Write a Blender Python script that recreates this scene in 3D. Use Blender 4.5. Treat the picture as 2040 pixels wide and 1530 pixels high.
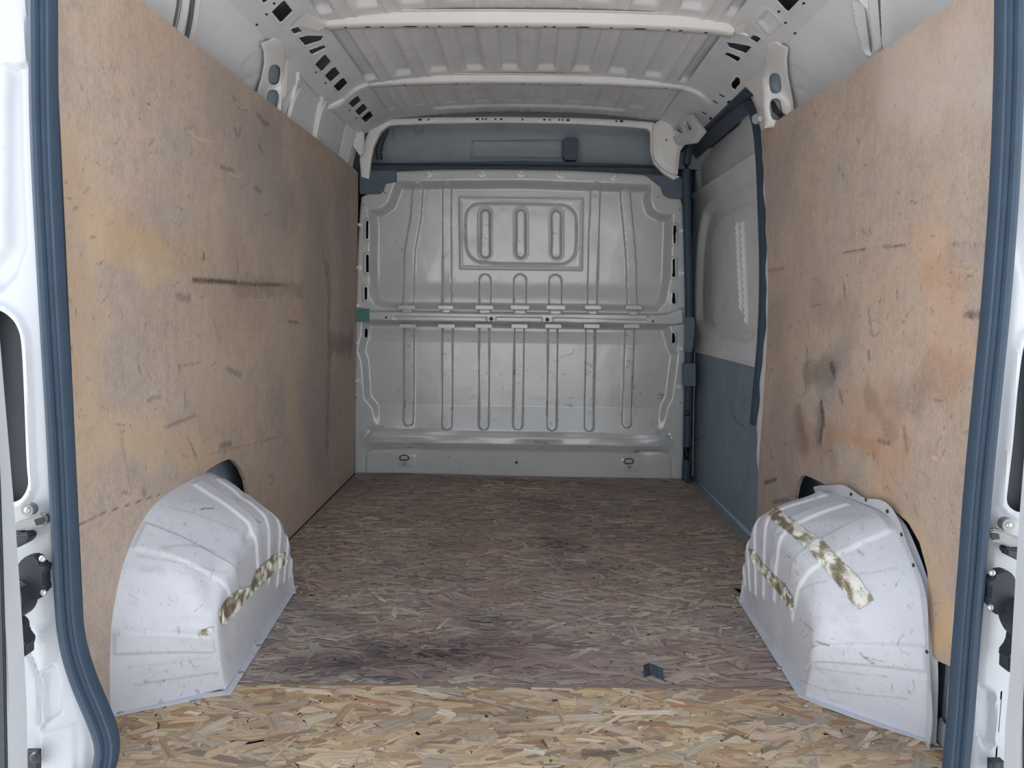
import bpy, math, random
import numpy as np
from mathutils import Matrix, Vector
random.seed(4); rng = np.random.default_rng(4)
for o in list(bpy.data.objects): bpy.data.objects.remove(o)
S = bpy.context.scene; COL = S.collection

# ------------------------------------------------------------------ camera
F = 1532.0; CZ = 0.93; ROLL = math.radians(0.8)
def _cam():
    d = np.array([25.0, 160.0, -F]); d /= np.linalg.norm(d)
    u = np.array([math.sin(ROLL), math.cos(ROLL), 0]); u = u - d*np.dot(u, d); u /= np.linalg.norm(u)
    return np.stack([np.cross(d, u), d, u], 1)
M = _cam(); CP = np.array([0, 0, CZ])
cd = bpy.data.cameras.new('camera'); cam = bpy.data.objects.new('camera', cd); COL.objects.link(cam)
cd.sensor_width = 36; cd.lens = F/2040*36; cd.clip_start = 0.02
mw = Matrix.Identity(4)
for i in range(3):
    for j in range(3): mw[j][i] = M[i, j]
mw[0][3], mw[1][3], mw[2][3] = CP
cam.matrix_world = mw; S.camera = cam

# ------------------------------------------------------------------ sky, sun, exposure
S.view_settings.view_transform = 'Standard'; S.view_settings.look = 'None'
S.view_settings.gamma = 1; S.view_settings.use_curve_mapping = False
S.view_settings.exposure = 0.9
w = bpy.data.worlds.new('sky'); S.world = w; w.use_nodes = True
nt = w.node_tree; nt.nodes.clear()
out = nt.nodes.new('ShaderNodeOutputWorld'); bg = nt.nodes.new('ShaderNodeBackground')
tc = nt.nodes.new('ShaderNodeTexCoord'); sp = nt.nodes.new('ShaderNodeSeparateXYZ'); cr = nt.nodes.new('ShaderNodeValToRGB')
nt.links.new(tc.outputs['Generated'], sp.inputs[0]); nt.links.new(sp.outputs['Z'], cr.inputs[0])
e_ = cr.color_ramp.elements; e_.new(0.35)
for i_, (p_, c_) in enumerate(((0.0, (1.0, 1.0, 1.0)), (0.35, (0.52, 0.56, 0.62)), (1.0, (0.20, 0.27, 0.40)))): e_[i_].position = p_; e_[i_].color = (*c_, 1)
nt.links.new(cr.outputs[0], bg.inputs[0]); bg.inputs[1].default_value = 1.75
nt.links.new(bg.outputs[0], out.inputs[0])
sl = bpy.data.lights.new('sun', 'SUN'); sl.energy = 8.0; sl.angle = math.radians(8); sl.color = (1.0, 0.97, 0.92)
so = bpy.data.objects.new('sun', sl); COL.objects.link(so)
so.rotation_euler = Vector((0.74, -0.12, -0.66)).to_track_quat('-Z', 'Y').to_euler()

# ------------------------------------------------------------------ pixel rays onto real planes
def ray(px, py): return M.T @ np.array([px-1020, 765-py, -F])
class Plane:
    """origin O, in-plane axes A (u) and B (v), N towards the viewer's side (h)"""
    def __init__(s, O, A, B, N=None):
        s.O = np.array(O, float); s.A = np.array(A, float); s.B = np.array(B, float)
        s.A /= np.linalg.norm(s.A); s.B = s.B - s.A*np.dot(s.A, s.B); s.B /= np.linalg.norm(s.B)
        s.N = np.cross(s.A, s.B) if N is None else np.array(N, float)
        s.N = s.N/np.linalg.norm(s.N)
    def p(s, u, v, h=0):
        u = np.asarray(u, float)[..., None]; v = np.asarray(v, float)[..., None]; h = np.asarray(h, float)[..., None]
        return s.O + u*s.A + v*s.B + h*s.N
    def uv(s, px, py, h=0):
        r = ray(px, py); O = s.O + s.N*h
        q = CP + r*np.dot(O-CP, s.N)/np.dot(r, s.N) - s.O
        return (float(np.dot(q, s.A)), float(np.dot(q, s.B)))
    def uvs(s, L, h=0): return [s.uv(a, b, h) for a, b in L]
    def at(s, px, py, h=0):
        u, v = s.uv(px, py, h); return s.p(u, v, h)
def planeX(x, k=0.0, sgn=1):  # u = y, v = z, normal towards the middle
    return Plane((x, 0, 0), (0, 1, 0), (k, 0, 1), (sgn, 0, -k*sgn))
def planeY(y): return Plane((0, y, 0), (1, 0, 0), (0, 0, 1), (0, -1, 0))
def planeZ(z, s=1): return Plane((0, 0, z), (1, 0, 0), (0, 1, 0), (0, 0, s))
def zc(ox, oy, sc, L): return [(ox+a/sc, oy+b/sc) for a, b in L]

# ------------------------------------------------------------------ object helpers
def tag(o, label=None, cat=None, group=None, kind=None):
    for k, v in (('label', label), ('category', cat), ('group', group), ('kind', kind)):
        if v: o[k] = v
    return o
WL = {}   # world place of every Empty, so that its parts can be built in world coordinates
def empty(name, loc, label=None, cat=None, group=None, kind=None, parent=None):
    o = bpy.data.objects.new(name, None); COL.objects.link(o); o.location = loc
    if parent is not None: o.parent = parent; o.location = Vector(loc)-WL[parent.name]
    o.empty_display_size = 0.05
    WL[o.name] = Vector(loc)
    return tag(o, label, cat, group, kind)
def link(name, me, mat, parent=None):
    if 'paint' not in me.color_attributes:      # no marks on this surface
        a = me.color_attributes.new('paint', 'FLOAT_COLOR', 'POINT'); a.data.foreach_set('color', np.zeros(len(me.vertices)*4, np.float32))
    o = bpy.data.objects.new(name, me); COL.objects.link(o)
    if mat: me.materials.append(mat)
    if parent is not None:
        o.parent = parent; o.location = -WL.get(parent.name, Vector((0, 0, 0)))
    return o
def mesh_np(name, V, Q, mat, parent=None, paint=None, sharp=35, tris=None, uv=None):
    me = bpy.data.meshes.new(name)
    V = np.asarray(V, np.float32); faces = [np.asarray(f) for f in ([Q] if tris is None else [Q, tris]) if f is not None and len(f)]
    nl = sum(f.size for f in faces); nf = sum(len(f) for f in faces)
    me.vertices.add(len(V)); me.vertices.foreach_set('co', V.ravel())
    me.loops.add(nl); me.loops.foreach_set('vertex_index', np.concatenate([f.ravel() for f in faces]).astype(np.int32))
    me.polygons.add(nf)
    st = []; c = 0
    for f in faces:
        st.append(c + np.arange(len(f))*f.shape[1]); c += f.size
    me.polygons.foreach_set('loop_start', np.concatenate(st).astype(np.int32))
    me.update(calc_edges=True); me.validate()
    me.polygons.foreach_set('use_smooth', np.ones(len(me.polygons), bool))
    if sharp: me.set_sharp_from_angle(angle=math.radians(sharp))
    if paint is not None:
        a = me.color_attributes.new('paint', 'FLOAT_COLOR', 'POINT'); a.data.foreach_set('color', np.asarray(paint, np.float32).ravel())
    if uv is not None:
        a = me.attributes.new('guv', 'FLOAT_VECTOR', 'POINT'); a.data.foreach_set('vector', np.asarray(uv, np.float32).ravel())
    return link(name, me, mat, parent)
def polysd(U, Vv, poly):
    P = np.array(poly, float); d2 = np.full(U.shape, 1e9); ins = np.zeros(U.shape, bool)
    for i in range(len(P)):
        a = P[i]; b = P[(i+1) % len(P)]; e = b-a; L = e@e
        if L < 1e-14: continue
        wx = U-a[0]; wy = Vv-a[1]; t = np.clip((wx*e[0]+wy*e[1])/L, 0, 1)
        d2 = np.minimum(d2, (wx-t*e[0])**2+(wy-t*e[1])**2)
        c = (a[1] > Vv) != (b[1] > Vv)
        with np.errstate(divide='ignore', invalid='ignore'):
            ins ^= c & (U < (b[0]-a[0])*(Vv-a[1])/(b[1]-a[1])+a[0])
    d = np.sqrt(d2); return np.where(ins, -d, d)
def linesd(U, Vv, pts):
    d2 = np.full(U.shape, 1e9)
    for a, b in zip(pts[:-1], pts[1:]):
        a = np.array(a); b = np.array(b); e = b-a; L = max(e@e, 1e-12)
        wx = U-a[0]; wy = Vv-a[1]; t = np.clip((wx*e[0]+wy*e[1])/L, 0, 1)
        d2 = np.minimum(d2, (wx-t*e[0])**2+(wy-t*e[1])**2)
    return np.sqrt(d2)
def ss(x, a, b):
    t = np.clip((x-a)/(b-a), 0, 1); return t*t*(3-2*t)
def smooth_poly(P, it=2, closed=True):
    P = [tuple(p) for p in P]
    for _ in range(it):
        Q = []
        n = len(P)
        for i in range(n if closed else n-1):
            a, b = P[i], P[(i+1) % n]
            Q += [(a[0]*.75+b[0]*.25, a[1]*.75+b[1]*.25), (a[0]*.25+b[0]*.75, a[1]*.25+b[1]*.75)]
        if not closed: Q = [P[0]]+Q+[P[-1]]
        P = Q
    return P
def caps(x0, y0, x1, y1, n=8):   # an upright rounded slot in whatever coordinates it is given
    r = abs(x1-x0)/2; cx = (x0+x1)/2
    ya, yb = min(y0, y1)+r, max(y0, y1)-r
    if ya > yb: ya = yb = (y0+y1)/2
    return [(cx+r*math.cos(t), yb+r*math.sin(t)) for t in np.linspace(0, math.pi, n)] + [(cx+r*math.cos(t), ya+r*math.sin(t)) for t in np.linspace(math.pi, 2*math.pi, n)]
def relief(name, fr, outline, mat, holes=(), h=None, res=0.01, thick=0.002, parent=None, paint=None, sharp=35):
    P = np.array(outline); lo = P.min(0)-res*1.5; hi = P.max(0)+res*1.5
    us = np.arange(lo[0], hi[0]+res, res); vs = np.arange(lo[1], hi[1]+res, res)
    U, V = np.meshgrid(us, vs, indexing='ij')
    sd = polysd(U, V, outline)
    for hh in holes: sd = np.maximum(sd, -polysd(U, V, hh))
    ins = sd < 0
    cell = ins[:-1, :-1] | ins[1:, :-1] | ins[:-1, 1:] | ins[1:, 1:]
    gu, gv = np.gradient(sd, res); g2 = np.maximum(gu*gu+gv*gv, 0.2)
    k = np.where(ins, 0, np.minimum(sd, 1.5*res))/g2
    U = U-k*gu; V = V-k*gv
    H = h(U, V) if h is not None else np.zeros_like(U)
    n = U.size; idx = np.arange(n).reshape(U.shape)
    Q = np.stack([idx[:-1, :-1][cell], idx[1:, :-1][cell], idx[1:, 1:][cell], idx[:-1, 1:][cell]], 1)
    used = np.unique(Q); re = np.full(n, -1); re[used] = np.arange(len(used)); Q = re[Q]
    u = U.ravel()[used]; v = V.ravel()[used]; hh = H.ravel()[used]
    X = fr(u, v, hh)
    if np.dot(np.cross(X[Q[0, 1]]-X[Q[0, 0]], X[Q[0, 3]]-X[Q[0, 0]]), fr(u[Q[0, :1]], v[Q[0, :1]], hh[Q[0, :1]]+.01)[0]-X[Q[0, 0]]) < 0: Q = Q[:, ::-1]
    pc = paint(u, v) if paint is not None else None
    if thick:
        m = len(X); Y = fr(u, v, hh-thick)
        e = np.concatenate([Q[:, [0, 1]], Q[:, [1, 2]], Q[:, [2, 3]], Q[:, [3, 0]]])
        key = e[:, 0].astype(np.int64)*m+e[:, 1]; rk = e[:, 1].astype(np.int64)*m+e[:, 0]
        b = e[~np.isin(key, rk)]
        side = np.stack([b[:, 1], b[:, 0], b[:, 0]+m, b[:, 1]+m], 1)
        X = np.concatenate([X, Y]); Q = np.concatenate([Q, Q[:, ::-1]+m, side])
        if pc is not None: pc = np.concatenate([pc, pc])
    return mesh_np(name, X, Q, mat, parent, pc, sharp)
def strokes(L, base_n=None):
    """L: (points, width, (r,g,b), strength, roughness) in the surface's own u, v"""
    def f(u, v):
        out = np.zeros((len(u), 4)); a = np.zeros(len(u)); c = np.zeros((len(u), 3))
        for pts, wd, colr, al, ro in L:
            pr = np.array(pts); lo = pr.min(0)-wd*2; hi = pr.max(0)+wd*2
            m = (u > lo[0]) & (u < hi[0]) & (v > lo[1]) & (v < hi[1])
            if not m.any(): continue
            d = linesd(u[m], v[m], pts) if len(pts) > 1 else np.hypot(u[m]-pts[0][0], v[m]-pts[0][1])
            f1 = 2.2/wd; q1 = math.sin(pr[0, 0]*91.7+pr[0, 1]*57.3)*40
            wv = np.sin(u[m]*f1*.8+v[m]*f1*.5+q1)*np.sin(v[m]*f1*.9-u[m]*f1*.35+q1*1.7)+.6*np.sin(u[m]*f1*2.1+q1*.6)*np.sin(v[m]*f1*1.9+q1)
            d = np.maximum(d+wd*.28*wv, 0)
            k = al*(1-ss(d, wd*.15, wd*.95))
            k *= (1-ro) + ro*rng.random(m.sum())
            aa = a[m]; cc = c[m]; na = aa+k*(1-aa)
            c[m] = np.where(na[:, None] > 1e-6, (cc*(aa*(1-k))[:, None]+np.array(colr)*k[:, None])/np.maximum(na, 1e-6)[:, None], cc)
            a[m] = na
        out[:, :3] = c; out[:, 3] = a; return out
    return f
class MB:
    def __init__(s): s.v = []; s.f = []
    def add(s, V, Fc):
        n = len(s.v); s.v += [tuple(map(float, x)) for x in V]; s.f += [tuple(i+n for i in f) for f in Fc]; return s
    def box(s, lo, hi): return s.hexa([(lo[0], lo[1], lo[2]), (hi[0], lo[1], lo[2]), (hi[0], hi[1], lo[2]), (lo[0], hi[1], lo[2])], [(lo[0], lo[1], hi[2]), (hi[0], lo[1], hi[2]), (hi[0], hi[1], hi[2]), (lo[0], hi[1], hi[2])])
    def hexa(s, a, b): return s.prism2(a, b)
    def prism2(s, a, b):
        n = len(a); return s.add(list(a)+list(b), [tuple(range(n))[::-1], tuple(range(n, 2*n))]+[(i, (i+1) % n, n+(i+1) % n, n+i) for i in range(n)])
    def prism(s, fr, poly, h0, h1):
        a = [fr.p(u, v, h0) for u, v in poly]; b = [fr.p(u, v, h1) for u, v in poly]; return s.prism2(a, b)
    def tube(s, pts, r, n=10, sq=None, up=(0, 0, 1)):
        P = [np.array(p, float) for p in pts]; rings = []
        for i, p in enumerate(P):
            t = P[min(i+1, len(P)-1)]-P[max(i-1, 0)]; t = t/np.linalg.norm(t)
            a = np.cross(t, np.array(up, float))
            if np.linalg.norm(a) < 1e-3: a = np.cross(t, (1, 0, 0))
            a /= np.linalg.norm(a); b = np.cross(a, t)
            rr = r[i] if hasattr(r, '__len__') else r
            if sq is None: rings.append([p+rr*(math.cos(q)*a+math.sin(q)*b) for q in np.linspace(0, 2*math.pi, n, endpoint=False)])
            else: rings.append([p+x*a+y*b for x, y in sq])
        n = len(rings[0]); V = [x for g in rings for x in g]
        Fc = [(i*n+j, i*n+(j+1) % n, (i+1)*n+(j+1) % n, (i+1)*n+j) for i in range(len(P)-1) for j in range(n)]
        Fc += [tuple(range(n))[::-1], tuple((len(P)-1)*n+j for j in range(n))]
        return s.add(V, Fc)
    def dome(s, c, nrm, r, hgt, n=12, rings=4, squash=1.0):
        c = np.array(c, float); nrm = np.array(nrm, float)/np.linalg.norm(nrm)
        a = np.cross(nrm, (0.31, 0.2, 0.93)); a /= np.linalg.norm(a); b = np.cross(nrm, a)
        V = []; Fc = []
        for k in range(rings):
            q = k/rings*math.pi/2
            V += [c+nrm*hgt*math.sin(q)+r*math.cos(q)*(math.cos(t)*a+math.sin(t)*b) for t in np.linspace(0, 2*math.pi, n, endpoint=False)]
        V.append(c+nrm*hgt)
        for k in range(rings-1): Fc += [(k*n+j, k*n+(j+1) % n, (k+1)*n+(j+1) % n, (k+1)*n+j) for j in range(n)]
        Fc += [((rings-1)*n+j, (rings-1)*n+(j+1) % n, rings*n) for j in range(n)]
        return s.add(V, Fc)
    def build(s, name, mat, parent=None, sharp=35, bevel=0):
        me = bpy.data.meshes.new(name); me.from_pydata(s.v, [], s.f); me.validate()
        import bmesh
        bm = bmesh.new(); bm.from_mesh(me); bmesh.ops.recalc_face_normals(bm, faces=bm.faces)
        if bevel: bmesh.ops.bevel(bm, geom=list(bm.edges), offset=bevel, segments=2, affect='EDGES', clamp_overlap=True)
        bm.to_mesh(me); bm.free()
        me.polygons.foreach_set('use_smooth', np.ones(len(me.polygons), bool))
        if sharp: me.set_sharp_from_angle(angle=math.radians(sharp))
        return link(name, me, mat, parent)

# ------------------------------------------------------------------ materials
def new_mat(name):
    m = bpy.data.materials.new(name); m.use_nodes = True; t = m.node_tree
    b = t.nodes['Principled BSDF']; return m, t, b
def N(t, kind, **kw):
    n = t.nodes.new(kind)
    for k, v in kw.items():
        if k in n.inputs: n.inputs[k].default_value = v
        else: setattr(n, k, v)
    return n
def ramp(t, src, stops, interp='LINEAR'):
    r = t.nodes.new('ShaderNodeValToRGB'); r.color_ramp.interpolation = interp
    e = r.color_ramp.elements
    while len(e) < len(stops): e.new(0.5)
    for i, (p, c) in enumerate(stops):
        e[i].position = p; e[i].color = (c, c, c, 1) if isinstance(c, (int, float)) else (*c, 1)
    t.links.new(src, r.inputs[0]); return r.outputs[0]
def mix(t, fac, a, b, mode='MIX'):
    m = t.nodes.new('ShaderNodeMix'); m.data_type = 'RGBA'; m.blend_type = mode
    for s, x in ((0, fac), (6, a), (7, b)):
        if isinstance(x, bpy.types.NodeSocket): t.links.new(x, m.inputs[s])
        elif s == 0: m.inputs[0].default_value = x
        else: m.inputs[s].default_value = (*x, 1)
    return m.outputs[2]
def noise(t, scale, detail=4, rough=.55, stretch=(1, 1, 1), src=None, off=(0, 0, 0)):
    mp = N(t, 'ShaderNodeMapping'); mp.inputs['Scale'].default_value = stretch; mp.inputs['Location'].default_value = off
    if src is None: src = N(t, 'ShaderNodeTexCoord').outputs['Object']
    t.links.new(src, mp.inputs[0])
    n = N(t, 'ShaderNodeTexNoise'); n.inputs['Scale'].default_value = scale; n.inputs['Detail'].default_value = detail; n.inputs['Roughness'].default_value = rough
    t.links.new(mp.outputs[0], n.inputs['Vector']); return n.outputs['Fac']
def painted(t, col):
    a = N(t, 'ShaderNodeAttribute'); a.attribute_name = 'paint'
    return mix(t, a.outputs['Alpha'], col, a.outputs['Color'])
def bump(t, b, src, s=.2, d=.002):
    n = N(t, 'ShaderNodeBump'); n.inputs['Strength'].default_value = s; n.inputs['Distance'].default_value = d
    t.links.new(src, n.inputs['Height']); t.links.new(n.outputs[0], b.inputs['Normal'])
def sheet(name, c1, c2, rough=.4, dirt=(.25, .23, .2), dirt_amt=.25, speck=0.0, wave=.15, spec=.5, grime_scale=6):
    m, t, b = new_mat(name)
    c = mix(t, ramp(t, noise(t, 3, 3), [(.35, 0), (.65, 1)]), c1, c2)
    g = ramp(t, noise(t, grime_scale, 8, .7), [(.52, 0), (.75, dirt_amt)])
    c = mix(t, g, c, dirt)
    if speck:
        s = ramp(t, noise(t, 60, 3, .6, stretch=(1, 1, .6)), [(.66, 0), (.74, speck)]); c = mix(t, s, c, (.12, .11, .09))
    c = painted(t, c); t.links.new(c, b.inputs['Base Color'])
    r = ramp(t, noise(t, 12, 5), [(.3, rough*.85), (.7, min(1, rough*1.25))]); t.links.new(r, b.inputs['Roughness'])
    b.inputs['Specular IOR Level'].default_value = spec
    bump(t, b, noise(t, 5, 3), wave, .01)
    return m
def plain(name, c, rough=.5, metal=0, spec=.5, var=.15):
    m, t, b = new_mat(name)
    k = ramp(t, noise(t, 25, 5), [(.3, 1-var), (.7, 1+0*var)])
    t.links.new(painted(t, mix(t, 1.0, c, k, 'MULTIPLY')), b.inputs['Base Color'])
    b.inputs['Roughness'].default_value = rough; b.inputs['Metallic'].default_value = metal; b.inputs['Specular IOR Level'].default_value = spec
    return m
WHITE = sheet('white_paint', (.48, .50, .53), (.45, .47, .50), .32, dirt_amt=.12)
ARCH = sheet('arch_paint', (.58, .59, .62), (.54, .55, .59), .42, (.36, .34, .31), .55, speck=.5, wave=.25, grime_scale=9)
GREY = sheet('interior_paint', (.72, .73, .75), (.67, .68, .70), .45, dirt_amt=.12)
ROOF = sheet('roof_paint', (.78, .785, .80), (.73, .74, .75), .5, (.36, .34, .31), .35, grime_scale=4)
BEAM = sheet('roof_bow_paint', (.74, .73, .71), (.70, .69, .68), .35, dirt_amt=.1)
BULK = sheet('bulkhead_paint', (.475, .49, .49), (.445, .455, .455), .20, (.36, .35, .32), .22, speck=.15, wave=.35, spec=.9)
RUBBER = plain('rubber', (.036, .060, .092), .62, spec=.35)
BLACK = plain('black_plastic', (.022, .028, .036), .55)
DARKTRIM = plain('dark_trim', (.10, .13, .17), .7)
HEADLINE = sheet('cab_lining', (.40, .45, .50), (.36, .41, .46), .75, dirt_amt=.1)
DARKBOARD = sheet('dark_hardboard', (.22, .29, .36), (.19, .25, .31), .65, (.26, .30, .34), .5)
STEEL = plain('zinc_steel', (.5, .5, .48), .35, .8)
BOLTM = plain('plated_bolt', (.78, .80, .82), .35, .2)
DULL = plain('dull_steel', (.28, .28, .28), .45, .6)
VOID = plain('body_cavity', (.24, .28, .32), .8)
CAV = plain('wall_cavity', (.34, .42, .50), .7)
GREEN = plain('green_tape', (.07, .20, .16), .6)
TAPE, _t, _b = new_mat('torn_tape')
_t.links.new(painted(_t, mix(_t, .5, (.6, .6, .5), (.6, .6, .5))), _b.inputs['Base Color']); _b.inputs['Roughness'].default_value = .7

def ply_mat():
    m, t, b = new_mat('plywood')
    big = noise(t, 1.6, 4, .6); c = mix(t, ramp(t, big, [(.35, 0), (.65, 1)]), (.55, .43, .335), (.44, .37, .32))
    red = noise(t, 3.1, 5, .65, off=(5, 2, 1)); c = mix(t, ramp(t, red, [(.45, 0), (.72, .6)]), c, (.54, .38, .28))
    pale = noise(t, 4, 6, .7, off=(1, 8, 3)); c = mix(t, ramp(t, pale, [(.5, 0), (.8, .45)]), c, (.64, .53, .42))
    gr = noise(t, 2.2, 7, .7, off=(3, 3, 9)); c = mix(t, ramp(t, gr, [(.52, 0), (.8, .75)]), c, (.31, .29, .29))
    st = noise(t, 7, 8, .75, stretch=(1, 5, .5)); c = mix(t, ramp(t, st, [(.38, 0), (.7, .16)]), c, (.16, .13, .12))
    fine = noise(t, 150, 3, .6, stretch=(1, 1.6, .5)); c = mix(t, ramp(t, fine, [(.42, 0), (.66, .26)]), c, (.16, .11, .09))
    med = noise(t, 22, 6, .75, off=(7, 7, 7)); c = mix(t, ramp(t, med, [(.45, 0), (.7, .35)]), c, (.25, .20, .19))
    sc = noise(t, 50, 2, .5, stretch=(1, 4, .22), off=(2, 2, 2)); c = mix(t, ramp(t, sc, [(.68, 0), (.76, .4)]), c, (.60, .47, .33))
    sp_ = noise(t, 45, 3, .6); c = mix(t, ramp(t, sp_, [(.70, 0), (.75, .55)]), c, (.05, .035, .03))
    t.links.new(painted(t, c), b.inputs['Base Color']); b.inputs['Roughness'].default_value = .6
    b.inputs['Specular IOR Level'].default_value = .3
    bump(t, b, fine, .25, .001); return m
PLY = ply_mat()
PLYEDGE = plain('ply_edge', (.30, .18, .09), .8)
def osb_mat(name, dark):
    m, t, b = new_mat(name)
    a = N(t, 'ShaderNodeAttribute'); a.attribute_name = 'paint'
    g = N(t, 'ShaderNodeAttribute'); g.attribute_name = 'guv'
    n1 = noise(t, 1.0, 4, .6, stretch=(9, 260, 1), src=g.outputs['Vector'])
    c = mix(t, ramp(t, n1, [(.35, 0), (.68, .8)]), a.outputs['Color'], mix(t, 1.0, a.outputs['Color'], (.55, .45, .36), 'MULTIPLY'))
    n2 = noise(t, 1.0, 2, .5, stretch=(5, 90, 1), src=g.outputs['Vector'], off=(3, 1, 0))
    c = mix(t, ramp(t, n2, [(.45, 0), (.7, .35)]), c, mix(t, 1.0, c, (1.3, 1.25, 1.15), 'MULTIPLY'))
    if dark:
        d = noise(t, 1.5, 7, .68); c = mix(t, ramp(t, d, [(.42, 0), (.68, .5)]), c, (.20, .18, .18))
        d2 = noise(t, 3.3, 7, .7, off=(4, 4, 4)); c = mix(t, ramp(t, d2, [(.48, 0), (.70, .6)]), c, (.34, .20, .165))
        d3 = noise(t, 6, 8, .75, off=(9, 1, 4)); c = mix(t, ramp(t, d3, [(.54, 0), (.74, .8)]), c, (.12, .12, .135))
        d4 = noise(t, 30, 6, .7, off=(9, 7, 4)); c = mix(t, ramp(t, d4, [(.50, 0), (.75, .35)]), c, (.30, .27, .25))
    else:
        d = noise(t, 2.4, 6, .7); c = mix(t, ramp(t, d, [(.50, 0), (.78, .5)]), c, (.28, .215, .17))
        d3 = noise(t, 16, 5, .7, off=(9, 1, 4)); c = mix(t, ramp(t, d3, [(.64, 0), (.76, .5)]), c, (.09, .07, .06))
    s = N(t, 'ShaderNodeAttribute'); s.attribute_name = 'soil'
    c = mix(t, s.outputs['Fac'], c, (.060, .046, .054))
    t.links.new(c, b.inputs['Base Color']); b.inputs['Roughness'].default_value = .62 if dark else .7
    b.inputs['Specular IOR Level'].default_value = .35
    bump(t, b, n1, .3, .001); return m
OSBD = osb_mat('worn_strand_board', True); OSBL = osb_mat('fresh_strand_board', False)

# ================================================================== main planes
YB = 4.10                                  # bulkhead
BK = planeY(YB)
PL = planeX(-0.912, 0.023, 1)              # left plywood face
PR = planeX(0.888, -0.010, -1)             # right plywood face
FL = planeZ(0.0)
YR = 1.40                                  # rear door frame
DF = planeY(YR)
def Z0(px, py): return FL.uv(px, py)

# ------------------------------------------------------------------ ground outside and the outer shell of the van
mb = MB(); mb.box((-12, -14, -0.62), (12, 8, -0.56))
m_, t_, b_ = new_mat('concrete_yard')
t_.links.new(mix(t_, noise(t_, 3, 8, .7), (.44, .43, .41), (.56, .55, .53)), b_.inputs['Base Color']); b_.inputs['Roughness'].default_value = .9
tag(mb.build('floor_yard', m_), 'pale concrete yard behind the van', None, kind='structure')

mb = MB(); mb.box((-1.06, 1.36, -0.16), (1.06, 4.9, -0.10)); tag(mb.build('floor', CAV), kind='structure')
mb = MB(); mb.box((-1.03, 1.44, -0.40), (-0.985, 4.9, 1.98)); wl = tag(mb.build('wall_left', CAV), kind='structure')
mb = MB()
mb.box((.985, 1.44, -0.40), (1.05, 2.93, 1.98)); mb.box((1.02, 2.93, -0.40), (1.05, 4.9, 1.98))
wr = tag(mb.build('wall_right', CAV), kind='structure')

# ------------------------------------------------------------------ roof skin with its lengthwise swages
def crown(x): return 1.918 - 0.060*np.abs(x/0.75)**2.4
ROOFP = Plane((0, 0, 0), (1, 0, 0), (0, 1, 0), (0, 0, -1))
def roof_fr(u, v, h):
    return np.stack([u, v, crown(u)-h], 1)
def zone(v, a, b): return ss(v, a, a+.03)*(1-ss(v, b-.055, b-.02))
def roof_h(U, V):
    H = np.zeros_like(U)
    ph = ((U+0.075) / 0.151); f = np.abs(ph-np.round(ph))*0.151
    ch = 1-ss(f, .031, .041)
    lim = 1-ss(np.abs(U), .70, .71)
    H -= .020*ch*lim*(zone(V, 1.3, 2.66)+zone(V, 2.76, 3.42))
    H -= .006*ch*lim*zone(V, 3.50, 3.93)
    H += .004*np.exp(-((f-.052)/.006)**2)*lim
    # raised lip just before the header
    q = polysd(U, V, [(-.48, 3.95), (.50, 3.95), (.42, 4.02), (-.40, 4.02)])
    H += .010*(1-ss(q, -.012, .006))
    return H
relief('ceiling', roof_fr, [(-.705, 1.36), (.69, 1.36), (.69, 4.10), (-.705, 4.10)], ROOF, h=roof_h, res=0.0085, thick=0)['kind'] = 'structure'
mb = MB(); mb.box((-1.06, 1.36, 1.95), (1.06, 4.9, 1.98)); tag(mb.build('roof_outer_skin', WHITE), kind='structure')

# ------------------------------------------------------------------ roof bows
def bow(name, y, pxs, wd, ht, label, parent_mat=BEAM, holes=(), lip=.018, off=(0, 0)):
    """hat-section cross bow: rear face ht high at y, underside wd deep running forward, flanges against the roof"""
    root = empty(name, (0, y, 1.80), label, 'roof beam', 'cross bows under the roof')
    P = planeY(y); pts = [P.uv(a, b) for a, b in smooth_poly(pxs, 2, False)]
    sec = [(0-lip, ht), (-.003, ht), (0, ht-.004), (0, .006), (.006, 0), (wd-.006, 0), (wd, .006), (wd, ht-.004), (wd+lip, ht), (wd+lip, ht+.003), (-lip, ht+.003)]
    V = []; n = len(sec)
    for i, (x, z) in enumerate(pts):
        a = np.array(pts[max(i-1, 0)]); b = np.array(pts[min(i+1, len(pts)-1)]); t = (b-a)/np.linalg.norm(b-a); nn = np.array([-t[1], t[0]])
        for dy, dh in sec: V.append((x+nn[0]*dh, y+dy, z+nn[1]*dh))
    Fc = [(i*n+j, i*n+(j+1) % n, (i+1)*n+(j+1) % n, (i+1)*n+j) for i in range(len(pts)-1) for j in range(n)]
    m = MB(); m.add(V, Fc); m.build('bow_channel', parent_mat, root, sharp=50)
    for px, py, w_, l_ in holes:     # dark oval slots pierced in the underside
        P2 = planeZ(P.uv(px, py)[1], -1)
        # find the underside height at this x
        x = P.uv(px, py)[0]; z = np.interp(x, [q[0] for q in pts], [q[1] for q in pts])
        k = MB(); k.prism(Plane((x, y+wd*.5, z), (1, 0, 0), (0, 1, 0), (0, 0, -1)), [(l_/2*math.cos(t)*(1), w_/2*math.sin(t)) for t in np.linspace(0, 2*math.pi, 14, endpoint=False)], .0004, .0012)
        k.build('slot', BLACK, root)
    return root
H1 = [(zx/2.04+560, 52, .010, wl_) for zx, wl_ in ((255, .012), (345, .02), (405, .012), (520, .05), (590, .010), (640, .01), (757, .048), (876, .014), (912, .014), (1000, .01), (1075, .012), (1110, .012), (1230, .05), (1345, .010), (1465, .046), (1580, .014), (1630, .014), (1735, .012))]
bow('roof_bow', 2.70, [(648, 51), (700, 48), (820, 46.5), (1001, 46), (1180, 48), (1330, 53), (1420, 59), (1462, 66)], .055, .036,
    'white cross bow nearest the rear doors, with pyramid brackets at both ends', holes=H1)
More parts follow.
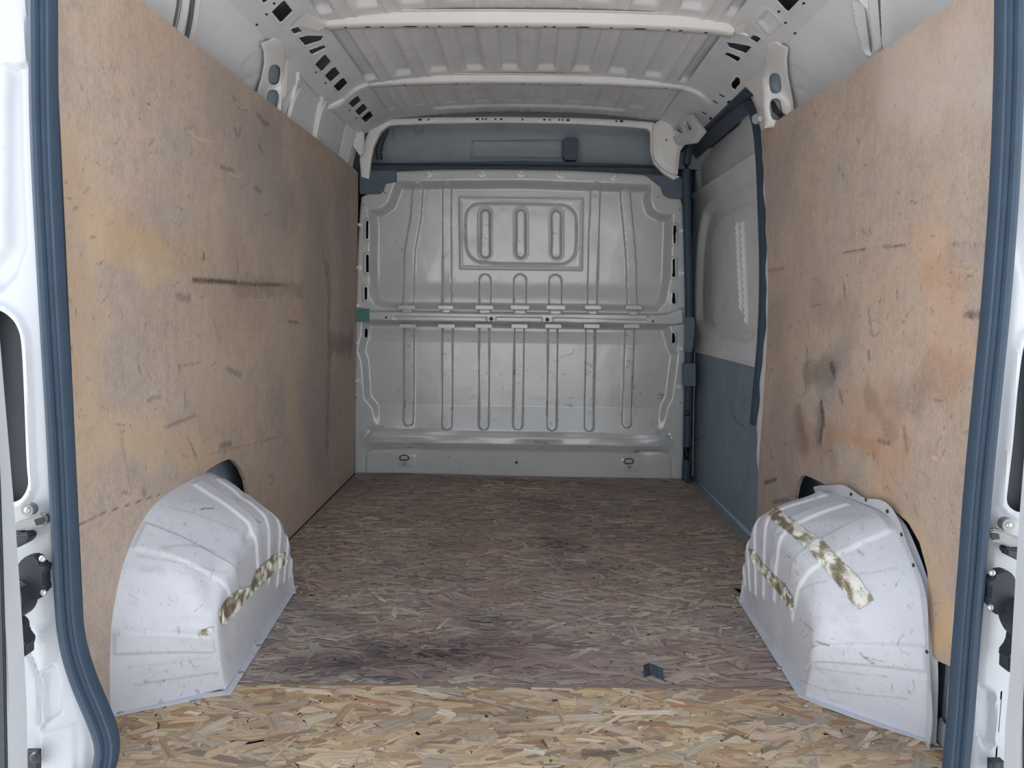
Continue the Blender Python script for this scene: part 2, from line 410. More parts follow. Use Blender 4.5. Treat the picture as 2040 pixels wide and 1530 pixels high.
bow('roof_bow', 3.44, [(641, 216), (668, 212), (686, 199), (706, 180), (722, 172), (765, 167), (880, 163.5), (1001, 162.5), (1180, 165), (1330, 172), (1376, 178), (1398, 188), (1410, 202)], .05, .028,
    'second white cross bow, middle of the roof, with curved drop ends', holes=[(zx/2.04+560, 165, .008, wl_) for zx, wl_ in ((500, .012), (710, .012), (760, .01), (985, .014), (1050, .01), (1215, .014), (1570, .014))])
# header over the bulkhead: a pressed arch with its two legs
hd = empty('front_header', (0, 4.06, 1.6), 'pale header arch above the bulkhead with a row of small dark slots', 'roof beam', 'cross bows under the roof')
HP = planeY(4.06)
outer = [(719, 352), (716, 316), (724, 285), (735, 260), (750, 246), (766, 237), (860, 233.5), (1001, 232), (1150, 234.5), (1250, 239), (1303, 243), (1306, 250), (1309, 300), (1330, 335), (1348, 348), (1355, 352)]
inner = [(1343, 358), (1322, 345), (1303, 325), (1296, 300), (1296, 262), (1290, 256), (1250, 252), (1150, 246.5), (1001, 243.5), (860, 245.5), (775, 249), (758, 262), (744, 290), (738, 320), (734, 356)]
relief('header_arch', HP.p, HP.uvs(outer+inner), BEAM, res=.006, thick=.03, parent=hd, h=lambda U, V: -.006*(1-ss(-polysd(U, V, HP.uvs(outer+inner)), 0, .008)))
for x0, wd_, hg in ((837, 7, 4), (854, 3.5, 3.5), (951, 7, 4), (961.5, 3.5, 3.5), (968, 3.5, 3.5), (987, 3.5, 3.5), (998.5, 5, 3.5), (1041, 3.5, 3.5), (1084.5, 5, 3.5), (1095, 3.5, 3.5), (1114, 3.5, 3.5), (1121, 3.5, 3.5), (1131.5, 7, 4), (1228, 3.5, 3.5), (1238, 7, 4)):
    yy = 237.6+abs(x0-1001)**2*3.0e-5+max(0, x0-1001)*.010
    k = MB(); k.prism(HP, HP.uvs([(x0-wd_/2, yy-hg/2), (x0+wd_/2, yy-hg/2), (x0+wd_/2, yy+hg/2), (x0-wd_/2, yy+hg/2)]), .0005, .0015)
    k.build('slot', BLACK, hd)

# ------------------------------------------------------------------ cant rails (sloping box rails between roof and sides) with square holes
RL = Plane((-.86, 0, 1.779), (0, 1, 0), (.15, 0, .076), (.076, 0, -.15))
RR = Plane((.84, 0, 1.779), (0, 1, 0), (-.15, 0, .080), (-.080, 0, -.15))
def rail(fr, holes, name, label, outline, extra=None, h=None, res=.006):
    root = empty(name, tuple(fr.p(2.2, 0)), label, 'rail', 'roof side rails')
    relief('rail_panel', fr.p, outline, GREY, holes=holes, res=res, thick=.0025, parent=root, h=h)
    # back of the box section, seen through the holes
    m = MB(); m.prism(fr, [(1.37, -.02), (4.08, -.02), (4.08, .175), (1.37, .175)], -.075, -.07); m.build('rail_back', VOID, root)
    return root
z6 = lambda L: zc(440, 0, 6.375, L)
LH = [z6(q) for q in ([(420, -90), (560, -210), (650, -50), (565, 48)], [(645, 150), (800, 0), (912, 140), (765, 295)], [(880, 370), (980, 340), (1030, 400), (935, 435)],
      [(985, 480), (1090, 452), (1305, 457), (1268, 520), (1075, 580)], [(1110, 640), (1305, 572), (1335, 610), (1160, 695)],
      [(1195, 820), (1320, 685), (1400, 785), (1285, 910)], [(1320, 960), (1440, 840), (1515, 935), (1395, 1043)], [(1430, 1095), (1550, 980), (1612, 1055), (1500, 1168)],
      [(1620, 1310), (1730, 1215), (1785, 1280), (1680, 1370)], [(1705, 1410), (1810, 1310), (1862, 1380), (1760, 1470)], [(1785, 1500), (1890, 1405), (1935, 1480), (1840, 1560)])]
LHuv = [RL.uvs(q) for q in LH]
def emboss(H):
    def f(U, V):
        h = np.zeros_like(U)
        for q in H:
            d = polysd(U, V, q); h += .003*np.exp(-((d-.005)/.003)**2)
        return h
    return f
rl = rail(RL, LHuv, 'cant_rail', 'left roof rail pierced by square holes', [(1.37, -.004), (4.07, -.004), (4.07, .192), (1.37, .192)], h=emboss(LHuv))
for a, b in ((455, 311), (578, 180), (675, 42), (1205, 915), (1330, 1055), (1635, 1400), (1720, 1500)):
    u, v = RL.uv(440+a/6.375, b/6.375); k = MB(); k.prism(RL, [(u+.008*math.cos(t), v+.004*math.sin(t)) for t in np.linspace(0, 6.28, 10, endpoint=False)], .0004, .0012); k.build('slot', BLACK, rl)
z7 = lambda L: zc(1340, 0, 6.375, L)
RH = [z7(q) for q in ([(1310, -10), (1460, 155), (1605, 5), (1560, -120), (1420, -160)], [(975, 490), (1030, 445), (1125, 480), (1070, 545)], [(685, 540), (800, 550), (1005, 590), (930, 680), (720, 605)],
      [(655, 690), (700, 665), (870, 730), (825, 788)], [(745, 1060), (825, 970), (850, 1000), (858, 1060), (780, 1143), (752, 1110)])]
RHuv = [RR.uvs(q) for q in RH]
DIA = RR.uvs(z7([(1110, 262), (1205, 140), (1320, 260), (1215, 395)]))
def rail_r_h(U, V):
    d = polysd(U, V, DIA)
    return emboss(RHuv)(U, V) - .006*(1-ss(d, -.004, .002)) + .003*np.exp(-((d-.012)/.005)**2)
rr = rail(RR, RHuv, 'cant_rail', 'right roof rail with an embossed diamond near the rear', [(1.37, -.004), (4.07, -.004), (4.07, .190), (1.37, .190)], h=rail_r_h)
for a, b in ((1350, 145), (1435, 287), (1555, 420), (1465, 605), (1665, 40)):
    u, v = RR.uv(1340+a/6.375, b/6.375); k = MB(); k.prism(RR, [(u+.008*math.cos(t), v+.004*math.sin(t)) for t in np.linspace(0, 6.28, 10, endpoint=False)], .0004, .0012); k.build('slot', BLACK, rr)

# pyramid brackets where the first bow meets the rails
def gusset(sg, tip, corners, label):
    root = empty('bow_bracket', (sg*.75, 2.7, 1.8), label, 'bracket', 'brackets joining bow and rails')
    fr = RL if sg < 0 else RR
    base = [fr.at(a, b, .002) for a, b in corners]; P = planeY(2.70)
    m = MB(); t = [P.at(a, b) for a, b in tip]
    m.add(base+t, [tuple(range(len(base)))[::-1]]+[(i, (i+1) % 4, 4+(i+1) % 4, 4+i) for i in range(4)]+[(4, 5, 6, 7)])
    m.build('bracket_shell', BEAM, root, sharp=30, bevel=.006); return root
gusset(-1, [(626, 46), (650, 33), (651, 53), (634, 63)], [(577, 52), (606, 24), (620, 32), (596, 52)], 'white pyramid bracket at the left end of the rearmost bow')
gusset(1, [(1459, 52), (1490, 47), (1490, 74), (1462, 68)], [(1490, 38), (1514, 66), (1498, 69), (1480, 65)], 'white pyramid bracket at the right end of the rearmost bow')

# ------------------------------------------------------------------ upper body sides
def skin_uv(px, py, sg):        # the point of the curved side skin seen at a picture point, as (y, z)
    r = ray(px, py); y = 2.3
    for _ in range(60):
        z = CZ+r[2]/r[1]*y; t = min(max((z-1.60)/.185, 0), 1); t = t*t*(3-2*t)
        x = sg*((.955 if sg < 0 else .965)-(.097 if sg < 0 else .128)*t); y = .5*y+.5*x/(r[0]/r[1])
    return (y, CZ+r[2]/r[1]*y)
SKL = planeX(-.955, 0, 1)
UL = Plane((-.906, 0, 1.60), (0, 1, 0), (.22, 0, 1), (1, 0, -.22))
def skL_h(U, V):
    h = np.zeros_like(U)
    L1 = [skin_uv(362, -30, -1), skin_uv(358, 0, -1), skin_uv(347, 60, -1)]; L2 = [skin_uv(379, -30, -1), skin_uv(375, 10, -1), skin_uv(366, 75, -1)]
    h += .006*(1-ss(linesd(U, V, L1), .020, .034))
    for x, y in ((505, 134), (497, 176)):
        q = skin_uv(x, y, -1); d = np.hypot((U-q[0])/.075, (V-q[1])/.042); h -= .004*(1-ss(d, .9, 1.05))
    h += .097*ss(V, 1.60, 1.785)
    return h
tag(relief('side_panel', SKL.p, [(1.45, 1.50), (2.90, 1.50), (2.90, 1.783), (1.45, 1.783)], GREY, h=skL_h, res=.009, thick=.002),
    'grey painted side skin above the rear half of the left plywood, with a vertical channel', 'body panel', 'upper metal side panels')
def upL_h(U, V):
    h = np.zeros_like(U)
    h += .006*np.exp(-((V-.165)/.006)**2)                       # ledge line under the rail
    h += .012*(1-ss(np.abs(U-3.33), .02, .03)); h += .012*(1-ss(np.abs(U-2.98), .012, .02))
    for k in range(4): h += .008*np.exp(-((U-3.78-k*.05)/.009)**2)
    return h
slotsL = [UL.uvs(z6([(978, 770), (995, 765), (1018, 830), (1022, 1000), (1010, 1050), (990, 1030)])), UL.uvs(z6([(1060, 865), (1085, 870), (1108, 930), (1110, 1010), (1085, 990), (1065, 930)]))]
upl = relief('side_panel', UL.p, [(2.86, -.06), (4.07, -.06), (4.07, .187), (2.86, .187)], GREY, holes=slotsL, h=upL_h, res=.007, thick=.002)
tag(upl, 'grey metal side panel above the far half of the left plywood', 'body panel', 'upper metal side panels')
UR = planeX(.965, 0, -1)
sd_c = [skin_uv(1721, 14, 1), skin_uv(1729, 60, 1), skin_uv(1736, 98, 1)]; rd_c = [skin_uv(1750, -20, 1), skin_uv(1757, 50, 1), skin_uv(1762, 90, 1)]
def upR_h(U, V):
    h = np.zeros_like(U)
    d = linesd(U, V, sd_c); h += .012*(1-ss(d, .020, .034)) - .016*(1-ss(d, .007, .018))
    h += .014*(1-ss(linesd(U, V, rd_c), .008, .022))
    for a, b in ((1587, 157), (1597, 200)):
        q = skin_uv(a, b, 1); d = np.hypot((U-q[0])/.075, (V-q[1])/.042); h -= .004*(1-ss(d, .9, 1.05))
    h += .128*ss(V, 1.60, 1.785)
    return h
upr = relief('side_panel', UR.p, [(1.45, 1.48), (2.93, 1.48), (2.93, 1.783), (1.45, 1.783)], GREY, h=upR_h, res=.007, thick=.002)
tag(upr, 'bright grey metal side panel above the right plywood, with one tall slot', 'body panel', 'upper metal side panels')
def skinP(px, py, sg, lift=.002):
    y, z = skin_uv(px, py, sg); r = ray(px, py); p = CP+r*(y/r[1]); p[0] -= sg*lift; return p
def shade_edge_strip(px, sg, wd, th, mat, name, parent, lift=.002, pf=None):  # dark strips stand for shade in the sheet gaps, pale ones are ridges
    pts = [(pf or (lambda a, b: skinP(a, b, sg, lift)))(a, b) for a, b in smooth_poly(px, 2, False)]
    m = MB(); m.tube(pts, 0, sq=[(-wd/2, -th/2), (wd/2, -th/2), (wd/2, th/2), (-wd/2, th/2)], up=(1, 0, 0)); m.build(name, mat, parent)
skl_o = bpy.data.objects['side_panel']; upr_o = upr
GAPSHADE = plain('gap_shade', (.13, .14, .16), .7)  # dark colour for the shade in gaps between sheets
shade_edge_strip([(381, -30), (376, 12), (372, 45), (363, 80)], -1, .014, .008, GAPSHADE, 'shade_edge_strip', skl_o, .010)
shade_edge_strip([(388, -30), (383, 12), (379, 45), (370, 86)], -1, .010, .012, BEAM, 'rolled_edge', skl_o, .014)
shade_edge_strip([(351, -30), (347, 12), (340, 50), (336, 66)], -1, .003, .006, GAPSHADE, 'shade_edge_strip', skl_o, .010)
shade_edge_strip([(362, -30), (358, 12), (352, 45), (345, 75)], -1, .020, .016, BEAM, 'rolled_edge', skl_o, .016)
shade_edge_strip([(425, -12), (440, 3), (480, 44), (520, 84)], -1, .006, .005, GAPSHADE, 'shade_edge_strip', skl_o, pf=lambda a, b: RL.at(a+2, b-2, .004))
shade_edge_strip([(1690, -10), (1650, 27), (1610, 66), (1575, 100)], 1, .005, .004, GAPSHADE, 'shade_edge_strip', upr_o, pf=lambda a, b: RR.at(a-2, b-2, .004))
shade_edge_strip([(1746, -20), (1751, 40), (1757, 96)], 1, .018, .016, BEAM, 'rolled_edge', upr_o, .014)
shade_edge_strip([(1758, -20), (1762, 40), (1766, 96)], 1, .006, .006, GAPSHADE, 'shade_edge_strip', upr_o, .010)
shade_edge_strip([(1724, 14), (1729, 55), (1734, 100)], 1, .022, .004, VOID, 'shade_edge_strip', upr_o, -.001)  # dark strip standing for the shade inside the tall slot
# pillars with two oval holes each: the foot faces the doorway, the head bends forward onto the rail
def ray_frame(depth):
    def fr(u, v, h):
        u = np.asarray(u, float); v = np.asarray(v, float); h = np.asarray(h, float)
        R_ = np.stack([u-1020, 765-v, -F+0*u], -1) @ M; Y = depth(u, v)
        P_ = CP + R_*((Y-h)/R_[..., 1])[..., None]; return P_
    return fr
def railY(fr_, u, v):
    R_ = np.stack([u-1020, 765-v, -F+0*u], -1) @ M; k = np.dot(fr_.O-CP, fr_.N)/(R_ @ fr_.N); return R_[..., 1]*k
def pillar(sg, poly, ovals, label, fr_, yf, y0, y1):
    root = empty('side_pillar', (sg*.92, yf, 1.45), label, 'pillar', 'side pillars with oval holes')
    x_, a_ = (-.955, .097) if sg < 0 else (.965, .128)
    def dep(u, v):          # stay on the doorway side of rail and skin, whichever is nearer
        R_ = np.stack([u-1020, 765-v, -F+0*u], -1) @ M; Y = 2.7+0*u
        for _ in range(30):
            Z = CZ+R_[..., 2]/R_[..., 1]*Y; X = sg*(abs(x_)-a_*ss(Z, 1.60, 1.785)); Y = .5*Y+.5*X/(R_[..., 0]/R_[..., 1])
        L_ = [np.full_like(Y, yf), Y-.040, railY(fr_, u, v)-.006]; k = 60.
        return -np.log(sum(np.exp(-k*(q-2.6)) for q in L_))/k+2.6
    out = poly; hs = [smooth_poly(o, 3) for o in ovals]
    relief('pillar_face', ray_frame(dep), out, BEAM, holes=hs, res=2.2, thick=.012, parent=root, h=lambda U, V: -.010*(1-ss(-polysd(U, V, out), 0, 5))+.004*sum(np.exp(-((polysd(U, V, q)-2)/1.6)**2) for q in hs), sharp=45)
    relief('pillar_hole_shade', ray_frame(lambda u, v: dep(u, v)+.022), [(np.mean([q[0] for q in o])+(a-np.mean([q[0] for q in o]))*1.25, b) for o in [sum(ovals, [])] for a, b in [(min(q[0] for q in o), min(q[1] for q in o)-5), (max(q[0] for q in o), min(q[1] for q in o)-5), (max(q[0] for q in o), max(q[1] for q in o)), (min(q[0] for q in o), max(q[1] for q in o))]], VOID, res=4, thick=0, parent=root)  # flat dark sheet standing for the shaded hollow behind the ovals
    return root
def oval(x0, y0, x1, y1, sh=0):
    w_ = x1-x0; h_ = y1-y0
    return [(x0+sh, y0+.30*h_), (x0+.12*w_+sh, y0+.08*h_), (x0+.5*w_+sh, y0), (x0+.88*w_+sh, y0+.08*h_), (x1+sh, y0+.30*h_), (x1-sh, y0+.70*h_), (x0+.88*w_-sh, y0+.92*h_), (x0+.5*w_-sh, y1), (x0+.12*w_-sh, y0+.92*h_), (x0-sh, y0+.70*h_)]
pillar(-1, [(519, 86), (548, 74), (566, 84), (568, 95), (567, 150), (560, 215), (556, 250), (500, 212), (510, 190), (520, 155), (526, 125), (525, 103)], [oval(535, 128, 558, 170, 1), oval(531, 178, 554, 222, 1)],
       'white left side pillar with two oval holes above the plywood', RL, 2.80, 92, 128)
pillar(1, [(1527, 88), (1545, 80), (1571, 95), (1568, 118), (1570, 150), (1580, 200), (1582, 250), (1524, 255), (1523, 210), (1524, 130)], [oval(1533, 145, 1556, 187, -1), oval(1535, 195, 1558, 240, -1)],
       'white right side pillar with two oval holes and a black cable', RR, 2.80, 98, 134)
PPR = planeY(2.80)
# folded wedge brackets just ahead of the pillars
def wedge(plane, poly, label, name='pillar_gusset', holes=(), mat=BEAM):
    out = plane.uvs(poly)
    o = relief(name, plane.p, out, mat, holes=[plane.uvs(q) for q in holes], res=.006, thick=.012, h=lambda U, V: -.010*(1-ss(-polysd(U, V, out), 0, .014)))
    return tag(o, label, 'bracket', 'brackets beside the pillars')
wedge(Plane((-.889, 0, 1.60), (0, 1, 0), (.19, 0, 1), (1, 0, -.19)), [(570, 95), (588, 82), (590, 110), (592, 168), (578, 190), (567, 200), (569, 150)], 'narrow grey metal gusset ahead of the left oval-holed pillar')
wedge(Plane((.876, 0, 1.60), (0, 1, 0), (-.20, 0, 1), (-1, 0, -.20)), z7([(830, 930), (1100, 760), (1150, 700), (1160, 1320), (1190, 1480), (1100, 1540), (1010, 1230), (880, 1100)]),
      'tall triangular metal gusset above the sliding door seal, with a dark slot', holes=[z7([(1018, 1270), (1040, 1275), (1095, 1370), (1110, 1400), (1080, 1480), (1055, 1420)])])
q = Plane((.874, 0, 1.60), (0, 1, 0), (-.20, 0, 1), (-1, 0, -.20)); m = MB(); m.prism(q, q.uvs(z7([(1016, 1266), (1030, 1266), (1072, 1330), (1108, 1385), (1100, 1440), (1072, 1490), (1050, 1430)])), .012, .014)
m.build('slot', BLACK, bpy.data.objects['side_pillar.001'])  # dark sliver laid over the gusset, standing for shade in its slot
m = MB(); q = PPR.at(1556, 225, -.03); m.tube([PPR.at(1538, 204, -.03), PPR.at(1545, 220, -.02), PPR.at(1556, 229, .012), PPR.at(1564, 230, .014), PPR.at(1552, 244, .012)], .010, 8)
tag(m.build('cable_loom', BLACK), 'black cable loom poking out of the lower oval hole on the right', 'cable')
m = MB(); q = planeX(.81, 0, -1)
m.prism(q, q.uvs([(1504, 232), (1512, 226), (1518, 232), (1518, 242), (1510, 248), (1505, 244)]), 0, .012)
tag(m.build('corner_plug', WHITE, bevel=.0015), 'small white plastic plug at the upper corner of the right plywood', 'plug')
# left: drop leg of the second bow, with the white flange lines of the two bays
LP = Plane((-.892, 0, 1.60), (0, 1, 0), (.20, 0, 1), (1, 0, -.20))
def strip(plane, px, wd, th, name, label, cat, mat=BEAM, group=None, parent=None, bev=.003):
    pts = [plane.at(a, b) for a, b in (smooth_poly(px, 2, False) if len(px) > 2 else px)]
    sq = [(-wd/2, -th/2), (wd/2, -th/2), (wd/2, th/2), (-wd/2, th/2)]
    m = MB(); m.tube(pts, 0, sq=sq, up=tuple(plane.N)); o = m.build(name, mat, parent, bevel=0)
    if cat: tag(o, label, cat, group)
    return o
strip(LP, [(648, 206), (637, 230), (630, 262), (625, 296)], .03, .02, 'bow_leg', None, None, parent=bpy.data.objects['roof_bow.001'])
strip(RL, [(636, 222), (648, 214), (668, 211), (680, 204), (700, 184), (714, 173), (730, 168)], .034, .03, 'bow_leg', None, None, parent=bpy.data.objects['roof_bow.001'])
strip(RR, [(1366, 175), (1384, 180), (1400, 189), (1410, 202), (1415, 214)], .030, .03, 'bow_leg', None, None, parent=bpy.data.objects['roof_bow.001'])
strip(LP, [(598, 178), (590, 190), (581, 212), (573, 246)], .014, .014, 'panel_flange', 'curved white flange edge ahead of the left gusset', 'flange')
# white box bracket at the header's left foot, with cable loops behind it
m = MB(); q = planeY(4.03); m.prism(q, q.uvs([(704, 275), (712, 265), (727, 264), (727, 305), (721, 314), (709, 298), (703, 286)]), 0, .04)
tag(m.build('header_bracket', BEAM, bevel=.006), 'small white rounded bracket at the left foot of the header', 'bracket')
for i in range(4):
    q = planeY(4.16+.02*i); m = MB()
    m.tube([q.at(*p) for p in smooth_poly([(748+i*4, 318), (744+i*5, 300), (750+i*5, 278), (764+i*3, 262), (773, 252+i)], 2, False)], .006, 8)
    tag(m.build('cable', BLACK if i % 2 else DARKTRIM), ('outermost', 'second', 'third', 'innermost')[i]+' looped dark cable in the upper left corner of the cab opening', 'cable', 'looped cables in the cab corner')
# right foot of the header: flared white corner casting running into the door header
q = planeY(4.02)
poly = [(1302, 248), (1312, 240), (1330, 232), (1352, 262), (1372, 276), (1356, 300), (1351, 347), (1333, 343), (1318, 332), (1306, 318), (1302, 300)]
o = relief('header_corner', lambda u, v, h: q.p(u, v, h), q.uvs(poly), BEAM, res=.006, thick=.03, holes=[q.uvs([(1325, 277), (1329, 276), (1330, 283), (1327, 286)])],
           h=lambda U, V: .05*ss(U, .72, .87)*ss(V, 1.66, 1.80)-.012*(1-ss(-polysd(U, V, q.uvs(poly)), 0, .02)))
tag(o, 'flared white metal corner between header and sliding door seal', 'bracket')
q = planeX(.74, .0, -1)
wedge(q, [(1325, 262), (1350, 232), (1372, 228), (1398, 262), (1380, 285), (1345, 290)], 'small grey bracket with two openings above the front door corner',
      holes=[[(1334, 270), (1351, 246), (1356, 250), (1360, 268), (1345, 272)], [(1361, 240), (1366, 238), (1380, 255), (1374, 262), (1368, 260)]], mat=GREY)

# ------------------------------------------------------------------ sliding door bay on the right
SDP = planeX(.955, 0, -1)
ch = Plane((.842, 0, 1.778), (0, 1, 0), (.108, 0, -.030), (-.03, 0, -.108))
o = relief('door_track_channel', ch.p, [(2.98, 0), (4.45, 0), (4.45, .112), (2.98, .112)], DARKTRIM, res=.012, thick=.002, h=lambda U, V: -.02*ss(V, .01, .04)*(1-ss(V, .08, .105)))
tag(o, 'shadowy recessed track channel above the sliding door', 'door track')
for a, b in ((1452, 203), (1416, 236), (1386, 266)):
    u, v = RR.uv(a, b); k = MB(); k.prism(RR, [(u+.022*math.cos(t), v+.006*math.sin(t)) for t in np.linspace(0, 6.28, 12, endpoint=False)], .0004, .0012); k.build('slot', BLACK, rr)
for a, b in ((1438, 190), (1425, 203), (1403, 225), (1374, 255)):
    u, v = RR.uv(a, b); k = MB(); k.prism(RR, [(u-.006, v-.012), (u+.006, v-.010), (u+.006, v+.012), (u-.006, v+.010)], .0004, .0012); k.build('slot', BLACK, rr)
door = empty('sliding_door', (.955, 3.5, -.03), 'closed grey sliding side door seen from inside, with pressed window blank', 'door')
W1 = smooth_poly(SDP.uvs([(1392, 440), (1384, 620), (1392, 655), (1440, 672), (1515, 688), (1530, 400), (1515, 345), (1420, 398)]), 2)
W2 = smooth_poly(SDP.uvs([(1407, 437), (1405, 560), (1409, 640), (1420, 650), (1530, 668), (1530, 385)]), 2)
LED = SDP.uvs([(1378, 392), (1520, 300)])
TOPR = SDP.uvs([(1386, 330), (1392, 378), (1525, 290), (1525, 215), (1430, 262)])
bars = [SDP.uvs([(1459, 445), (1467, 618)]), SDP.uvs([(1470, 443), (1478, 643)]), SDP.uvs([(1463, 443), (1472, 630)])]
def sd_h(U, V):
    h = -.035*(1-ss(polysd(U, V, W1), -.03, .02))
    h += .010*(1-ss(polysd(U, V, W2), -.008, .008))
    h += .004*np.exp(-((polysd(U, V, W2)-.004)/.004)**2)
    h += .02*np.exp(-(linesd(U, V, LED)/.014)**2)
    h -= .02*(1-ss(polysd(U, V, TOPR), -.01, .01))
    h += .014*np.exp(-(linesd(U, V, bars[0])/.008)**2)+.016*np.exp(-(linesd(U, V, bars[1])/.008)**2)
    h += .006*ss(V, .80, .72)*ss(V, .55, .6)
    return h
relief('door_inner_panel', SDP.p, [(2.95, -.05), (4.48, -.05), (4.48, 1.76), (2.95, 1.76)], GREY, res=.009, thick=.002, h=sd_h, parent=door)
hb = planeX(.945, 0, -1)
poly = hb.uvs([(1384, 700), (1512, 731), (1516, 1080), (1490, 1055), (1380, 948)])
pk = strokes([(hb.uvs([(1458, 800), (1460, 830), (1472, 845), (1480, 848)]), .008, (.03, .045, .07), .6, .2), (hb.uvs([(1382, 880), (1405, 866)]), .008, (.10, .09, .08), .7, .3), (hb.uvs([(1485, 970), (1490, 1020)]), .006, (.12, .16, .2), .4, .3)])
relief('dark_lining_board', hb.p, poly, DARKBOARD, res=.008, thick=.004, parent=door, paint=pk)
strip(hb, [(1384, 699), (1448, 714), (1512, 730)], .012, .006, 'lining_edge', None, None, GREY, parent=door)
strip(hb, [(1384, 699), (1382, 820), (1380, 948)], .010, .006, 'lining_edge', None, None, BEAM, parent=door)
m = MB(); m.prism2([(.880, 2.95, -.012), (.880, 4.10, -.012), (.960, 4.10, -.035), (.960, 2.95, -.035)], [(.880, 2.95, -.004), (.880, 4.10, -.004), (.960, 4.10, -.027), (.960, 2.95, -.027)])
m.prism2([(.925, 2.95, -.030), (.925, 4.10, -.030), (.932, 4.10, -.030), (.932, 2.95, -.030)], [(.925, 2.95, -.016), (.925, 4.10, -.016), (.932, 4.10, -.016), (.932, 2.95, -.016)])
tag(m.build('door_sill', plain('sill_grey', (.30, .34, .37), .5)), 'blue grey metal step sill below the sliding door', 'sill')
# front pillar seal (dark) with latch bracket
P6 = planeY(4.06); X8 = planeX(.875, 0, -1)
pts = [X8.at(a, b) for a, b in ((1492, 184), (1465, 203), (1435, 228), (1408, 252))] + [P6.at(a, b) for a, b in ((1380, 283), (1371, 302), (1367, 330), (1367, 380), (1370, 480), (1373, 600), (1372, 720), (1370, 850), (1366, 955))]
fp = [np.array(p) for p in pts]
for _ in range(2):
    q = [fp[0]]
    for a, b in zip(fp[:-1], fp[1:]): q += [a*.75+b*.25, a*.25+b*.75]
    fp = q+[fp[-1]]
m = MB(); m.tube(fp, .021, 10); o = m.build('door_seal', RUBBER); tag(o, 'thick dark rubber seal beside the right edge of the bulkhead', 'door seal', 'sliding door seals')
m = MB(); q = P6
m.prism(q, q.uvs([(1362, 632), (1381, 632), (1381, 660), (1376, 700), (1362, 700)]), .02, .035)
m.prism(q, q.uvs([(1357, 723), (1382, 723), (1382, 768), (1357, 766)]), .02, .05)
tag(m.build('latch_bracket', DARKTRIM, bevel=.003), 'dark latch bracket fixed on the seal beside the bulkhead', 'latch')
m = MB(); m.dome(q.at(1368, 823, .025), (0, -1, 0), .016, .012); m.build('buffer', BLACK)
tag(bpy.data.objects['buffer'], 'round black rubber buffer below the latch bracket', 'buffer')
for a, b in ((1372, 959), (1376, 970)):
    m = MB(); m.dome(planeY(4.0).at(a, b), (0, -1, .3), .012, .012); tag(m.build('door_bolt', BLACK), 'small black bolt head at the foot of the door opening, %s one' % ('farther' if b < 965 else 'nearer'), 'bolt', 'black bolts at the door foot')
# body edge and thin seal at the rear of the opening
X9 = planeX(.895, 0, -1)
edge = [(1479, 186), (1496, 206), (1506, 236), (1512, 280), (1516, 340), (1519, 430), (1522, 520), (1521, 610), (1517, 690), (1511, 750), (1505, 820), (1502, 850), (1503, 880), (1506, 940), (1507, 1010), (1508, 1060)]
sp_ = smooth_poly(edge, 2, False)
m = MB(); m.tube([X9.at(a, b) for a, b in sp_[:46]], 0, sq=[(-.02, -.012), (.02, -.012), (.02, .012), (-.02, .012)], up=(1, 0, 0)); tag(m.build('door_seal', RUBBER), 'thin dark seal running down the rear edge of the sliding door opening', 'door seal', 'sliding door seals')
X9b = planeX(.893, 0, -1)
poly = [(a+2, b) for a, b in edge]+[(1535, 1062), (1560, 900), (1575, 600), (1570, 300), (1530, 225), (1500, 180)]
out_ = X9b.uvs(poly)
o = relief('door_pillar', X9b.p, out_, BEAM, res=.008, thick=.004, h=lambda U, V: .004*np.sin(V*31)*np.sin(V*13)-.006*(1-ss(-polysd(U, V, out_), 0, .02)))
tag(o, 'pale metal pillar edge between sliding door and right plywood', 'pillar')

# ------------------------------------------------------------------ cab seen over the bulkhead
C1 = planeY(4.42)
poly = C1.uvs([(700, 200), (1400, 200), (1400, 338), (1200, 331), (1040, 328), (850, 331), (700, 340)])
boxr = C1.uvs([(941, 281), (1120, 279), (1122, 316), (938, 316)])
def cab_h(U, V):
    b = polysd(U, V, boxr); h = .016*(1-ss(b, -.008, .004))
    h -= np.where(b < 0, .009*(0.5-.5*np.cos((V-boxr[0][1])/.0125)), 0)
    for a, bb, r in ((838, 257, .02), (999, 256, .016)):
        q = C1.uv(a, bb); d = np.hypot(U-q[0], V-q[1]); h += .012*np.exp(-((d-r)/.010)**2)
    q1 = C1.uv(792, 270); h += .006*(1-ss(np.maximum(np.abs(U-q1[0])-.02, np.abs(V-q1[1])-.04), 0, .006))
    return h
o = relief('cab_lining', C1.p, poly, HEADLINE, res=.008, thick=.01, h=cab_h); tag(o, 'blue grey cab roof lining seen above the bulkhead, with a ribbed grille', 'lining')
m = MB(); q = planeY(4.36); m.prism(q, q.uvs([(1121, 281), (1127, 277), (1148, 277), (1151, 283), (1150, 318), (1146, 322), (1125, 322), (1121, 318)]), 0, .05)
tag(m.build('cab_lamp', DARKTRIM, bevel=.004), 'dark rectangular box hanging from the cab lining, right of centre', 'box')
q = planeY(4.30)
poly = q.uvs([(722, 326), (800, 325), (1040, 320), (1250, 326), (1330, 333), (1345, 345), (1352, 362), (1352, 400), (1300, 380), (760, 380), (720, 384), (716, 345)])
o = relief('upper_trim', q.p, poly, DARKTRIM, res=.01, thick=.02, h=lambda U, V: .05*ss(V, 1.69, 1.66)); tag(o, 'dark padded trim strip behind the top edge of the bulkhead', 'trim')
q = planeY(4.09)
